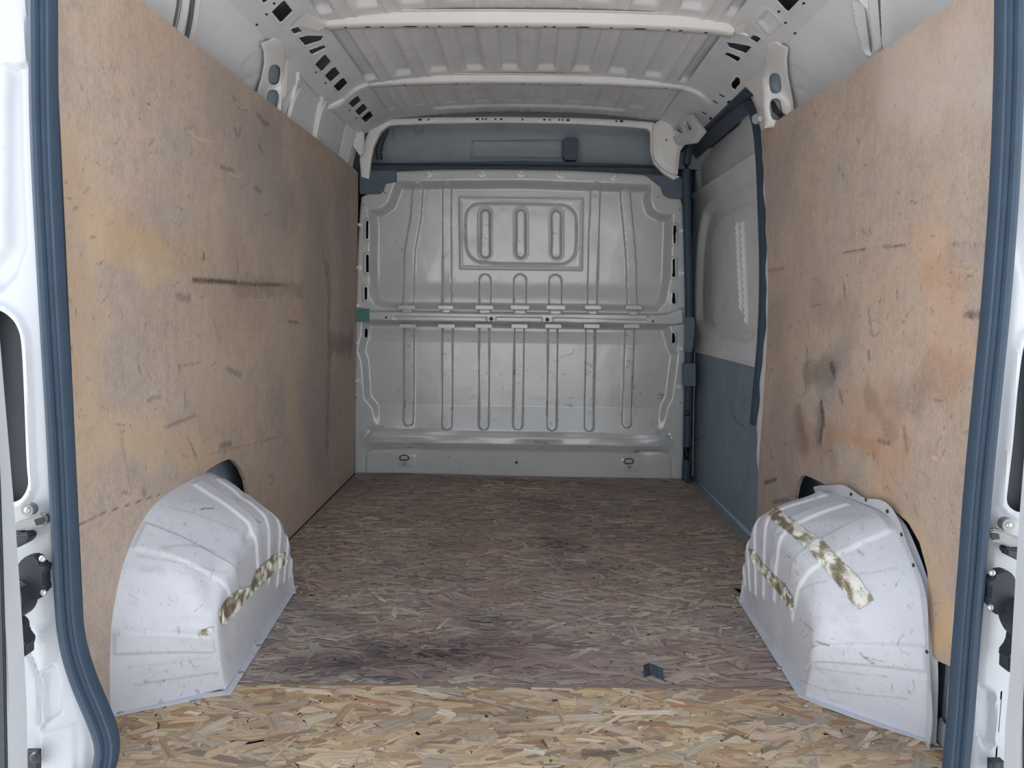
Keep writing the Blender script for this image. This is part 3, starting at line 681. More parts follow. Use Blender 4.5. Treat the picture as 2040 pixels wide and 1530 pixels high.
for nm, poly, lb in (('corner_pad', [(716, 341), (790, 338), (790, 362), (768, 366), (764, 380), (758, 386), (716, 386)], 'dark square pad at the upper left shoulder of the bulkhead'),
                     ('corner_pad', [(1283, 346), (1330, 350), (1345, 345), (1366, 360), (1368, 396), (1335, 395), (1322, 388), (1316, 372)], 'dark pad at the upper right shoulder of the bulkhead')):
    m = MB(); m.prism(q, q.uvs(poly), -.03, -.004); tag(m.build(nm, DARKTRIM, bevel=.003), lb, 'pad')
mb = MB(); mb.box((-1.06, 4.62, -.4), (1.06, 4.66, 1.98)); tag(mb.build('wall_front', DARKTRIM), kind='structure')

# ------------------------------------------------------------------ bulkhead, one pressed steel sheet
z3 = lambda L: zc(680, 200, 2.8333, L); z4 = lambda L: zc(680, 580, 2.8333, L)
OUT = [(761, 343), (860, 338.5), (960, 337.5), (1040, 338), (1140, 340), (1240, 345), (1318, 351), (1320, 372), (1322, 385), (1332, 393), (1356, 396), (1360, 410), (1363, 460), (1366, 560), (1367, 640), (1364, 740), (1362, 850), (1361, 958), (1200, 956), (1000, 950), (800, 944), (706, 944), (705, 840), (706, 700), (708, 620), (712, 500), (717, 420), (720, 392), (735, 385), (755, 384), (763, 376), (763, 360)]
BO = BK.uvs(OUT)
IN_U = BK.uvs([(790, 364), (1040, 362), (1296, 371), (1294, 400), (1300, 418), (1316, 428), (1338, 430), (1336, 470), (1333, 553), (1324, 600), (1310, 618), (770, 612), (748, 604), (742, 592), (738, 539), (740, 447), (735, 421), (758, 418), (775, 405), (781, 390)])
IN_L = BK.uvs([(726, 640), (1330, 650), (1338, 690), (1347, 706), (1336, 792), (1326, 812), (1318, 856), (1308, 870), (750, 856), (745, 812), (729, 792), (724, 721), (717, 700), (722, 675)])
zb = lambda py: BK.uv(1040, py)[1]
ribsL = [[(813.5, 640), (813.5, 838), 11.5], [(890.5, 640), (890.5, 846), 11.5], [(964, 640), (964, 846), 11.5], [(1035, 640), (1031.5, 846), 11], [(1102, 640), (1099.5, 848), 11], [(1178, 640), (1173.5, 850), 10.5], [(1257, 640), (1248.5, 843), 10.5]]
ribsU = [[(829.5, 374), (826, 430), (813.5, 500), (811.5, 620), 11.5], [(889, 372), (889, 620), 10], [(965.5, 557), (965.5, 620), 12.5], [(1036, 558), (1036, 620), 13.5], [(1107, 559), (1107, 620), 13.5], [(1188, 374), (1184, 500), (1180.5, 620), 11], [(1248, 386), (1257, 480), (1260, 520), (1261, 620), 11]]
FR = smooth_poly(BK.uvs([(914, 391), (1162, 394), (1160, 537), (916, 534)]), 0)
OCT = smooth_poly(BK.uvs([(925, 440), (927, 418), (940, 405), (958, 401.5), (1120, 404), (1138, 410), (1149, 425), (1150.5, 445), (1150, 490), (1146, 510), (1130, 524), (1115, 525.5), (960, 523.5), (942, 517), (929, 502), (926, 485)]), 1)
CAP = [(966, 425, 503), (1037.5, 425, 503), (1109, 427, 504)]
SL = [(732, 440, 476, 2.2), (732, 507, 543, 2.6), (729, 572, 597, 2.2), (727.5, 655, 673, 2.2), (1343.6, 449, 485, 2.2), (1342, 516, 552, 2.2), (1342, 583, 605, 2.2), (1341, 663, 684, 2.2)]
PXM = BK.uv(1041, 600)[0]-BK.uv(1040, 600)[0]       # metres per pixel at the bulkhead
slot_uv = [BK.uvs(caps(x-w_, a, x+w_, b)) for x, a, b, w_ in SL]
def bulk_h(U, V):
    h = np.zeros_like(U)
    su = polysd(U, V, IN_U); sl_ = polysd(U, V, IN_L)
    base = -.058*(1-ss(su, -.030, .012))
    base *= 1-.32*ss(-V, -zb(556), -zb(606))          # curls forward towards the beam
    low = np.interp(V, [zb(900), zb(897), zb(884), zb(872), zb(858), zb(811), zb(700), zb(685), zb(672), zb(660), zb(640)], [0, .002, .022, .020, .004, -.030, -.032, -.034, -.042, -.050, -.050])
    wob = .006*np.sin(U*7+1)+.004*np.sin(U*19)
    low = low + np.exp(-((V-zb(872)-.006)/.022)**2)*wob
    insL = (1-ss(sl_, -.025, .015))
    lowz = (V < zb(625))
    band = (V < zb(860))
    sideb = ss(U, BK.uv(712, 880)[0], BK.uv(752, 880)[0])*(1-ss(U, BK.uv(1308, 880)[0], BK.uv(1348, 880)[0]))
    bh = np.where(band, low*sideb, low*insL)
    h = np.where(lowz, bh, base)
    def rib(L, amp, pw):
        pts = BK.uvs(L[:-1]); r = L[-1]*PXM; d = linesd(U, V, pts)
        return amp*(1-ss(d, r-pw, r+.001))
    for L in ribsL: h += np.where(lowz, rib(L, .016, .008), 0)
    for L in ribsU: h += np.where(~lowz, rib(L, .015, .007), 0)
    dF = polysd(U, V, FR); h += np.where(~lowz, .007*np.exp(-((dF+.004)/.006)**2)+.003*(1-ss(dF, -.012, -.004)), 0)
    dO = polysd(U, V, OCT); h -= .006*np.exp(-(dO/.004)**2); h += .003*(1-ss(dO, -.004, .0))
    for x, a, b in CAP:
        d = linesd(U, V, BK.uvs([(x, a), (x, b)])); h -= .020*(1-ss(d, .018, .030)); h += .003*np.exp(-((d-.035)/.004)**2)
    for q in slot_uv:
        d = polysd(U, V, q); h += .005*(1-ss(d, .010, .016))
    for L in ([(727, 946), (727, 912), (731, 902), (742, 897), (790, 896)], [(1340, 956), (1338, 915), (1332, 905), (1320, 901), (1270, 900)], [(731, 868), (740, 856), (760, 852)], [(1336, 872), (1330, 864), (1312, 860)]):
        h -= .006*np.exp(-(linesd(U, V, BK.uvs(L))/.008)**2)
    # pads around the bolts
    for x, y in BOLTS:
        q = BK.uv(x, y); d = np.hypot(U-q[0], V-q[1]); h += .003*(1-ss(d, .016, .020)) - .003*np.exp(-((d-.013)/.0035)**2)
    for x, y in ((806, 918), (1252, 926)):
        q = BK.uv(x, y); d = np.maximum(np.abs(U-q[0]-.01)-.045, np.abs(V-q[1])-.03); h += .003*(1-ss(d, -.004, .004))
    d = polysd(U, V, BO); h -= .006*(1-ss(-d, 0, .008))
    # hand dents
    for x, y, r, a in ((940, 470, .05, .003), (880, 560, .05, .004), (760, 530, .09, .006), (1200, 470, .08, .003), (990, 895, .16, -.006), (830, 870, .10, .008), (1280, 900, .06, .006)):
        q = BK.uv(x, y); h -= a*np.exp(-(((U-q[0])**2+(V-q[1])**2)/r**2))
    return h
BOLTS = [(716, 448), (711, 533), (709.5, 609), (708, 684), (710, 759), (1360, 459), (1360, 544), (1360, 621), (1358, 695), (1355, 771), (853, 345), (961, 343.5), (1038, 344), (1118, 346.5), (1225, 351.5)]
ST = []
dk = (.035, .035, .04)
def st(L, wd=1.3, al=.9, c=dk, ro=.35): ST.append((BK.uvs(L), wd*PXM, c, al, ro))
st([(1144, 697), (1143, 704), (1134, 707), (1121, 711), (1119, 714)], 1.6)
for L in ([(1101, 719), (1111, 720)], [(1023, 738), (1027, 748)], [(1029, 735), (1023, 745)], [(969, 740), (971, 747)], [(996, 745), (999, 747)], [(1166, 722), (1181, 728)], [(1170, 724), (1182, 735)], [(1168, 738), (1178, 742)], [(1167, 748), (1174, 744)],
          [(1172, 694), (1184, 695)], [(1252, 694), (1262, 696)], [(1248, 719), (1256, 721)], [(1247, 730), (1254, 732)], [(1260, 755), (1262, 752)], [(1131, 808), (1142, 812)], [(1134, 795), (1142, 794)], [(1136, 812), (1140, 806)], [(1097, 794), (1108, 795)],
          [(1090, 798), (1089, 828)], [(1096, 840), (1098, 845)], [(1313, 788), (1323, 787), (1320, 795), (1313, 795)], [(1276, 784), (1279, 785)], [(1066, 879), (1092, 882)], [(1262, 899), (1274, 901)], [(1266, 903), (1274, 896)], [(1297, 844), (1301, 846)], [(1310, 842), (1312, 845)],
          [(820, 732), (822, 729)], [(810, 690), (816, 690)], [(884, 705), (889, 705)], [(810, 892), (824, 891)], [(1000, 770), (1002, 776)], [(1046, 736), (1050, 740)], [(1095, 741), (1104, 742)], [(806, 800), (806, 815)], [(832, 884), (836, 883)], [(1121, 747), (1128, 747)],
          [(1108, 508), (1116, 500)], [(1101, 462), (1112, 463)], [(1030, 502), (1040, 505)], [(881, 515), (893, 500)], [(1155, 490), (1146, 520)], [(1183, 388), (1191, 390)], [(795, 497), (799, 493)], [(1027, 564), (1028, 566)], [(901, 584), (901, 588)], [(961, 448), (972, 445)], [(963, 470), (970, 474)], [(1032, 480), (1038, 478)]):
    st(L, 1.5 if len(L) < 3 else 1.8, .85)
for i in range(260):
    x = rng.uniform(740, 1330); y = rng.uniform(400, 935)
    if rng.random() < .5: r_ = ribsL[rng.integers(7)]; x = r_[0][0]+rng.uniform(-9, 9); y = rng.uniform(660, 850)
    L = rng.uniform(2, 9); a = rng.normal(0, .7) if rng.random() < .6 else rng.uniform(0, 3.1)
    c = dk if rng.random() < .45 else (.22, .21, .18)
    st([(x, y), (x+L*math.cos(a), y+L*math.sin(a))], rng.uniform(.8, 1.3), rng.uniform(.35, .8), c, .4)
for i in range(40):     # pale rubbed patches along the bottom bulge
    x = rng.uniform(790, 1290); y = rng.normal(872, 8); st([(x, y), (x+rng.uniform(10, 40), y+rng.normal(0, 2))], rng.uniform(1, 2.5), .35, (.6, .58, .53), .3)
bh = empty('bulkhead', (0, YB, 0), 'pale grey pressed steel bulkhead with vertical swages closing off the cab', 'partition')
relief('bulkhead_sheet', BK.p, BO, BULK, holes=slot_uv, h=bulk_h, res=.0042, thick=.003, parent=bh, paint=strokes(ST), sharp=50)
for x, y in BOLTS:
    q = BK.at(x, y); q[1] -= .004
    m = MB(); m.dome(q, (0, -1, 0), .010, .007, 12, 3); m.build('bolt', BOLTM, bh)
m = MB(); m.tube([BK.at(1029, 921), BK.at(1029, 921)-np.array([0, .006, 0])], .008, 10); m.build('hole_plug', BLACK, bh)
for x, y in ((709, 792), (1355, 802), (768, 360), (767, 384), (1311, 365), (1311, 392), (724, 408), (1354, 418)):
    m = MB(); m.tube([BK.at(x, y)+np.array([0, .004, 0]), BK.at(x, y)-np.array([0, .0035, 0])], .0035, 8); m.build('rivet', BLACK, bh)
# cross beam of the bulkhead
def beam_h(U, V):
    d = -polysd(U, V, BM); h = .026*ss(d, 0, .014)
    for seg in (((790, 634), (966, 636)), ((992, 636), (1076, 637)), ((1104, 637), (1285, 641))):
        q = BK.uvs(seg); h -= .005*(1-ss(linesd(U, V, q), .008, .014))
    return h
BM = BK.uvs([(738, 618), (760, 617), (900, 619), (1040, 621), (1180, 622), (1300, 624), (1330, 622), (1352, 612), (1362, 612), (1364, 646), (1340, 650), (1200, 647), (1000, 645), (850, 643), (740, 641), (706, 642), (706, 612), (722, 611)])
relief('cross_beam', BK.p, BM, BULK, h=beam_h, res=.0045, thick=.003, parent=bh)
for x, y, r in ((979, 635, .011), (1090, 636.5, .011), (771, 632, .006), (1299, 640, .006), (1289, 631, .004)):
    q = BK.at(x, y); m = MB(); m.tube([q-np.array([0, .02, 0]), q-np.array([0, .028, 0])], r, 14); m.build('beam_hole', BLACK, bh)
for L, yy, s_ in ((ribsU, 612, -1), (ribsL, 649, 1)):        # tabs where the swages run over the beam edge
    for r_ in L:
        x = r_[-2][0] if s_ < 0 else r_[0][0]; w_ = r_[-1]+5
        m = MB(); m.prism(BK, BK.uvs([(x-w_, yy-3.5), (x+w_, yy-3.0), (x+w_, yy+4.5), (x-w_, yy+4)]), -.005, .030); m.build('swage_tab', BULK, bh, bevel=.003)
m = MB(); m.prism(BK, BK.uvs([(707, 615), (738, 615), (738, 641), (707, 641)]), .0275, .0295); tag(m.build('tape_patch', GREEN), 'dark green tape patch on the left end of the bulkhead beam', 'tape')
for x, y in ((806, 913), (1252, 920)):                       # lashing rings
    side = 'left' if x < 1000 else 'right'
    r = empty('lashing_ring', tuple(BK.at(x, y)), 'steel lashing eye low on the bulkhead, %s one' % side, 'lashing ring', 'lashing rings on the bulkhead')
    c = BK.at(x, y)-np.array([0, .008, 0]); pts = []
    for t in np.linspace(-.25*math.pi, 1.25*math.pi, 14): pts.append(c+np.array([.025*math.cos(t), -.004, .016*math.sin(t)+.004]))
    m = MB(); m.tube(pts+[pts[0]], .003, 6, up=(0, 1, 0)); m.build('ring', BLACK, r)
    m = MB(); m.dome(BK.at(x+1.5, y+10)-np.array([0, .006, 0]), (0, -1, 0), .009, .01, 10, 3); m.build('bolt', STEEL, r)
    m = MB(); m.tube([BK.at(x+1.5, y+10)-np.array([0, .003, 0]), BK.at(x+1.5, y+10)-np.array([0, .007, 0])], .014, 14); m.build('washer', BULK, r)

# ------------------------------------------------------------------ floor boards with real strands
def osb(name, poly, mat, z, pal, n, seed, label, cat, soil=None, lsc=1.0):
    r = np.random.default_rng(seed); root = empty(name, (0, (poly[0][1]+poly[2][1])/2, z-.012), label, cat, 'floor boards')
    fr = planeZ(z)
    P = np.array(poly)
    def pc(u, v): k = r.random((len(u), 1)); c = np.array(pal[0])*(.75+.3*k); return np.concatenate([c, np.ones((len(u), 1))], 1)
    bo = relief('board', fr.p, poly, mat, res=.02, thick=.012, parent=root, paint=pc)
    me = bo.data; co = np.empty(len(me.vertices)*3, np.float32); me.vertices.foreach_get('co', co); co = co.reshape(-1, 3)
    a = me.attributes.new('guv', 'FLOAT_VECTOR', 'POINT'); g = co.copy(); g[:, 2] = 0; a.data.foreach_set('vector', g.ravel())
    lo = P.min(0); hi = P.max(0)
    cx = r.uniform(lo[0], hi[0], n); cy = r.uniform(lo[1], hi[1], n)
    L = np.clip(r.lognormal(math.log(.085*lsc), .4, n), .03, .19); W_ = np.clip(r.lognormal(math.log(.013*lsc), .5, n), .004, .042)
    an = r.normal(0, .42, n); far = r.random(n) < .16; an[far] = r.uniform(0, math.pi, far.sum())
    base = np.array([(-.5, -.3), (-.40, -.5), (.1, -.46), (.44, -.5), (.5, -.1), (.46, .42), (.38, .5), (-.05, .47), (-.42, .5), (-.48, .15)])
    m = len(base)
    pts = base[None]+r.normal(0, .05, (n, m, 2))
    x = pts[..., 0]*L[:, None]; y = pts[..., 1]*W_[:, None]
    X = cx[:, None]+x*np.cos(an)[:, None]-y*np.sin(an)[:, None]; Y = cy[:, None]+x*np.sin(an)[:, None]+y*np.cos(an)[:, None]
    sd = polysd(X, Y, poly)
    k = (sd < -.001).all(1); X, Y, x, y = X[k], Y[k], x[k], y[k]; n = len(X); cx = cx[k]; cy = cy[k]; an = an[k]
    order = r.random(n)
    tx = r.normal(0, .002, n); ty = r.normal(0, .004, n)
    Zz = z+.0005+order[:, None]*.0016+tx[:, None]*x+ty[:, None]*y
    V = np.stack([X, Y, Zz], -1).reshape(-1, 3)
    # ten-gon as four quads: strip across the strand
    qi = np.array([[0, 1, 8, 9], [1, 2, 7, 8], [2, 3, 6, 7], [3, 4, 5, 6]])
    Q = (np.arange(n)[:, None, None]*m+qi[None]).reshape(-1, 4)
    pi = r.choice(len(pal)-1, n, p=np.array([p[1] for p in pal[1:]])/sum(p[1] for p in pal[1:]))
    c = np.array([p[0] for p in pal[1:]])[pi]; c = (c*.88+c.mean(0)*.12)*r.uniform(.83, 1.17, (n, 1))*r.uniform(.96, 1.04, (n, 3))
    C = np.concatenate([np.repeat(c, m, 0), np.ones((n*m, 1))], 1)
    uv = np.stack([x+r.uniform(0, 40, (n, 1)), y+r.uniform(0, 40, (n, 1)), np.zeros_like(x)], -1).reshape(-1, 3)
    o = mesh_np('wood_strand', V, Q, mat, root, C, 0, uv=uv); o['kind'] = 'stuff'
    for ob in (o, bo):
        me = ob.data; co = np.empty(len(me.vertices)*3, np.float32); me.vertices.foreach_get('co', co); co = co.reshape(-1, 3)
        s = np.zeros(len(co))
        if soil:
            for (qx, qy, rx, ry, al, rot) in soil:
                dx = co[:, 0]-qx; dy = co[:, 1]-qy
                d = ((dx*math.cos(rot)+dy*math.sin(rot))/rx)**2+((-dx*math.sin(rot)+dy*math.cos(rot))/ry)**2
                s = np.maximum(s, al*np.exp(-d*1.2))
            s *= r.uniform(.45, 1.15, len(s)) if ob is bo else np.repeat(r.uniform(.35, 1.2, n), m)
        a = me.attributes.new('soil', 'FLOAT', 'POINT'); a.data.foreach_set('value', np.clip(s, 0, 1).astype(np.float32))
    return root
jl = Z0(470, 1362); jr = Z0(1572, 1372)
jy = lambda x: jl[1]+(jr[1]-jl[1])*(x-jl[0])/(jr[0]-jl[0])
FAR = [(-.66, jy(-.66)), (.64, jy(.64)), (.665, jy(.66)+.05), (.665, 2.43), (.885, 2.48), (.885, 4.096), (-.905, 4.096), (-.905, 2.50), (-.70, 2.47), (-.70, 2.36), (-.66, 1.90)]
FAR = [(-.75, jy(-.75)), (.72, jy(.72)), (.72, 1.93), (.72, 2.42), (.70, 2.50), (.885, 2.50), (.885, 4.096), (-.905, 4.096), (-.905, 2.50), (-.75, 2.47), (-.74, 2.40), (-.74, 1.86)]
def blob(px, py, rx, ry, al, rot=0): q = Z0(px, py); return (q[0], q[1], rx, ry, al, rot)
soilF = [blob(850, 1300, .30, .13, .95, .1), blob(700, 1320, .16, .07, .8), blob(960, 1240, .16, .06, .6), blob(700, 1240, .20, .05, .55, -.4), blob(1120, 1085, .12, .14, .85, .3), blob(1180, 1130, .12, .10, .5), blob(640, 1335, .12, .05, .7), blob(1030, 1335, .08, .05, .7), blob(1100, 1010, .35, .25, .45), blob(1250, 1060, .3, .15, .3),
         blob(760, 1350, .16, .02, .8), blob(940, 1080, .3, .1, .35), blob(1000, 960, .8, .10, .45), blob(760, 960, .2, .2, .35), blob(1340, 1290, .03, .03, .5), blob(665, 1262, .06, .012, .9, -.3), blob(1010, 1235, .10, .012, .7)]
palF = [(.40, .34, .29), ((.52, .44, .365), 4), ((.60, .51, .43), 2.4), ((.42, .345, .295), 3.4), ((.45, .32, .265), 2.0), ((.70, .63, .54), 1.1), ((.26, .22, .205), 1.1), ((.46, .45, .42), 1.5)]
osb('strand_board', FAR, OSBD, 0.0, palF, 11000, 11, 'large worn purple brown strand board floor reaching the bulkhead', 'floor board', soilF, .85)
NEAR = [(-.86, 1.36), (.86, 1.36), (.905, 1.52), (.905, 1.66), (.72, 1.70), (.72, jy(.72)-.004), (-.75, jy(-.75)-.004), (-.75, 1.70), (-.905, 1.68), (-.905, 1.45)]
soilN = [blob(1040, 1410, .05, .014, .9, .5), blob(990, 1425, .09, .01, .5), blob(1230, 1505, .12, .04, .45), blob(500, 1452, .010, .008, 1), blob(505, 1432, .006, .006, 1), blob(681, 1470, .012, .006, 1), blob(672, 1507, .012, .005, .9), blob(250, 1455, .008, .012, 1), blob(930, 1455, .14, .03, .4), blob(1750, 1470, .12, .06, .5),
         blob(900, 1395, .12, .03, .4), blob(860, 1480, .1, .02, .5, .6), blob(1650, 1440, .2, .05, .35)]
palN = [(.42, .31, .21), ((.64, .485, .30), 4), ((.72, .58, .40), 3.0), ((.55, .39, .235), 2.8), ((.44, .27, .15), 1.5), ((.78, .68, .54), 1.0), ((.33, .25, .19), .8), ((.53, .46, .36), 1.6)]
osb('strand_board', NEAR, OSBL, .0015, palN, 4200, 5, 'narrow fresh yellow strand board strip at the rear doorway', 'floor board', soilN, 1.05)
# floor screws
for i, (a, b) in enumerate([(1462, 1211), (1508, 1270), (1552, 1333), (1730, 1430), (1829, 1444), (240, 1424), (395, 1401), (516, 1290), (480, 1344), (553, 1250), (1606, 1407), (600, 1181), (1461, 1189)]):
    q = FL.at(a, b); m = MB(); m.tube([q+np.array([0, 0, -.004]), q+np.array([0, 0, .004])], .006, 8); m.dome(q+np.array([0, 0, .004]), (0, 0, 1), .0095, .004, 10, 3)
    lb = ['beside the right wheel arch, at its far corner', 'beside the right wheel arch, second from its far corner', 'halfway along the inner face of the right wheel arch', 'in front of the right wheel arch, near its middle', 'in front of the right wheel arch, beside the doorway post', 'at the doorway end of the left wheel arch', 'in front of the left wheel arch, near its middle', 'halfway along the left wheel arch', 'at the near inner corner of the left wheel arch', 'beside the far half of the left wheel arch', 'at the near inner corner of the right wheel arch', 'at the far corner of the left wheel arch', 'just behind the far corner of the right wheel arch'][i]
    tag(m.build('floor_screw', STEEL), 'small zinc screw head '+lb, 'screw', 'screws around the wheel arches')
# folded black plastic clip lying on the floor
c0 = [Z0(*p) for p in ((1283, 1347), (1297, 1345), (1319, 1353))]
m = MB()
za = .026
fold = [(*Z0(1284, 1353), 0), (*Z0(1297, 1348), 0), (*Z0(1321, 1358), 0)]
def plate(a, b, h, th=.003):
    a = np.array(a); b = np.array(b); d = b-a; d /= np.linalg.norm(d); n_ = np.array([-d[1], d[0], 0])*th; up = np.array([0, .012, h])
    m.prism2([a, b, b+up, a+up], [a+n_, b+n_, b+n_+up, a+n_+up])
f0, f1, f2 = [np.array((x, y, .004)) for x, y, _ in fold]
plate(f0, f1, .026); plate(f1, (f1+f2)/2, .024); plate((f1+f2)/2-np.array([0, 0, .0]), f2, .024)
tag(m.build('plastic_clip', plain('clip_black', (.02, .035, .05), .45), bevel=.0008), 'folded black plastic clip lying on the strand board near the right wheel arch', 'clip')

# ------------------------------------------------------------------ plywood linings
def mk(P, L, wd, c, al, ro=.4): return (P.uvs(L), wd, c, al, ro)
K = (.030, .030, .034); LT = (.62, .46, .28)
SLf = [mk(PL, [(386, 560), (440, 562), (500, 566), (560, 567)], .011, K, .75), mk(PL, [(386, 556), (470, 562)], .010, K, .8), mk(PL, [(406, 505), (408, 515)], .008, K, 1, .1), mk(PL, [(404, 512), (405, 518)], .005, K, .9), mk(PL, [(500, 568), (580, 569)], .006, K, .5, .7),
       mk(PL, [(508, 558), (509, 576)], .005, K, .8), mk(PL, [(475, 520), (473, 545)], .006, K, .5), mk(PL, [(470, 572), (600, 577)], .05, (.12, .10, .10), .35), mk(PL, [(355, 590), (380, 594)], .018, (.1, .08, .08), .5),
       mk(PL, [(120, 1065), (200, 1024), (320, 985)], .0022, K, .8, .4), mk(PL, [(375, 870), (394, 918)], .004, K, .8), mk(PL, [(380, 882), (392, 908)], .004, K, .7), mk(PL, [(440, 890), (460, 884)], .018, K, .5), mk(PL, [(330, 852), (390, 828)], .008, (.06, .05, .05), .5),
       mk(PL, [(425, 633), (441, 685)], .003, K, .7), mk(PL, [(360, 730), (405, 722)], .004, K, .7, .6), mk(PL, [(358, 728), (360, 735)], .006, K, .8), mk(PL, [(277, 730), (281, 741)], .005, K, .7), mk(PL, [(200, 527), (206, 521)], .003, K, .8), mk(PL, [(228, 845), (250, 847)], .003, K, .7, .7),
       mk(PL, [(466, 196), (475, 212), (492, 218)], .012, K, .45), mk(PL, [(470, 204), (482, 215), (494, 214)], .006, LT, .7), mk(PL, [(513, 228), (527, 245), (535, 248)], .014, K, .5), mk(PL, [(469, 255), (474, 272)], .014, K, .5), mk(PL, [(480, 256), (478, 270)], .009, K, .5), mk(PL, [(516, 288), (522, 300)], .014, K, .45),
       mk(PL, [(440, 332), (465, 340)], .012, K, .5), mk(PL, [(458, 343), (470, 352), (485, 350)], .005, LT, .8), mk(PL, [(548, 352), (558, 356)], .005, LT, .7), mk(PL, [(377, 262), (400, 278), (424, 283)], .006, LT, .8), mk(PL, [(349, 255), (348, 277)], .005, LT, .8), mk(PL, [(508, 374), (520, 382)], .014, K, .45), mk(PL, [(486, 598), (575, 599)], .003, LT, .55), mk(PL, [(515, 487), (560, 493)], .006, (.5, .38, .3), .4),
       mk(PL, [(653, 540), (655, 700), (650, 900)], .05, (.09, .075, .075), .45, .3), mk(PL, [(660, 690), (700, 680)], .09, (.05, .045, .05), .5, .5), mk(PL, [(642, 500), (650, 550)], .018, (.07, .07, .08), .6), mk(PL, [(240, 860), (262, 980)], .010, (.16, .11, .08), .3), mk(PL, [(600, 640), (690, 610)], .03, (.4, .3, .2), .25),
       mk(PL, [(575, 640), (594, 643)], .010, K, .7, .7), mk(PL, [(455, 735), (480, 745)], .018, (.07, .07, .09), .5), mk(PL, [(370, 780), (371, 812)], .005, K, .6), mk(PL, [(296, 797), (320, 790)], .010, K, .5, .6), mk(PL, [(285, 975), (290, 990)], .010, K, .5), mk(PL, [(420, 905), (560, 870)], .003, K, .5, .6), mk(PL, [(230, 480), (400, 505)], .09, (.42, .28, .14), .35, .3), mk(PL, [(130, 320), (140, 700)], .10, (.46, .30, .19), .4, .3)]
def scr(P, n, box, seed):
    r = np.random.default_rng(seed); L = []
    for i in range(n):
        x = r.uniform(box[0], box[2]); y = r.uniform(box[1], box[3]); d = r.uniform(3, 18); a = r.normal(math.pi/2, .4) if r.random() < .7 else r.uniform(0, 3.14)
        c, al = ((K, r.uniform(.3, .8)) if r.random() < .5 else (LT, r.uniform(.25, .6)))
        L.append(mk(P, [(x, y), (x+d*math.cos(a), y+d*math.sin(a))], r.uniform(.0014, .0034), c, al, .5))
    return L
LH_ = PL.uvs([(418, 934), (440, 921), (456, 915), (466, 916), (480, 932), (490, 955), (496, 988), (500, 1040)])
WPL = [(1.613, 0.0), (1.612, .06), (1.613, .118), (1.626, .217), (1.652, .293), (1.698, .353), (1.75, .398), (1.797, .426), (1.850, .441), (1.957, .449), (2.114, .448), (2.219, .430), (2.28, .385), (2.335, .315), (2.385, .23), (2.42, .14), (2.44, .06), (2.445, 0.0)]
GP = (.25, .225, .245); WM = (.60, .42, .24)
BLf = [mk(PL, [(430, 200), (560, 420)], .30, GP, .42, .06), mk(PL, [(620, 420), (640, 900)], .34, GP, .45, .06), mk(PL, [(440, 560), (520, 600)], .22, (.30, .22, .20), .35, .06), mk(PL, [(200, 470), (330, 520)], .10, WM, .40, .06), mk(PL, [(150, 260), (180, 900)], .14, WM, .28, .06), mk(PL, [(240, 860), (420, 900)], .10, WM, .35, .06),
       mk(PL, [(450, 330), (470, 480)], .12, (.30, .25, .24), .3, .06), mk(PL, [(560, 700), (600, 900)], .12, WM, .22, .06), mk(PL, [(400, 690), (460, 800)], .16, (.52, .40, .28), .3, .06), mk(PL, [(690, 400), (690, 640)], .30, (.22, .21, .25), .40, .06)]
BRf = [mk(PR, [(1560, 330), (1600, 560)], .26, (.33, .27, .26), .40, .06), mk(PR, [(1540, 640), (1570, 960)], .20, (.28, .21, .20), .45, .06), mk(PR, [(1700, 820), (1780, 900)], .16, (.52, .27, .15), .35, .06), mk(PR, [(1850, 520), (1900, 700)], .12, (.60, .36, .22), .35, .06), mk(PR, [(1760, 1000), (1870, 1200)], .12, WM, .35, .06),
       mk(PR, [(1800, 100), (1920, 200)], .2, (.66, .58, .54), .35, .06), mk(PR, [(1640, 770), (1680, 700)], .10, (.20, .19, .20), .35, .1), mk(PR, [(1590, 880), (1650, 900)], .09, (.30, .13, .10), .35, .1), mk(PR, [(1840, 1290), (1900, 1240)], .05, (.66, .42, .20), .5, .06)]  # first patch, pale at the top near the doorway: soft light put into colour
hole = [(2.47, .006), (1.63, .006)]+[(y+.012, z-.012 if z > .1 else z+.006) for y, z in WPL[:9]]+[(1.957, .437), (2.114, .436)]+LH_+[(2.49, .10), (2.49, .006)]
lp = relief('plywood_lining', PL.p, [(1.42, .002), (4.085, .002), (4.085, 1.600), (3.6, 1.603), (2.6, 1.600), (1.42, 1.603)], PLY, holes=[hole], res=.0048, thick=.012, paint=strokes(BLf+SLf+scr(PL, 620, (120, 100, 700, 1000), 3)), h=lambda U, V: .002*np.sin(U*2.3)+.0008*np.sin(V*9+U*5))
tag(lp, 'long scuffed brown plywood sheet lining the left side up to the bulkhead', 'plywood panel', 'plywood side linings')
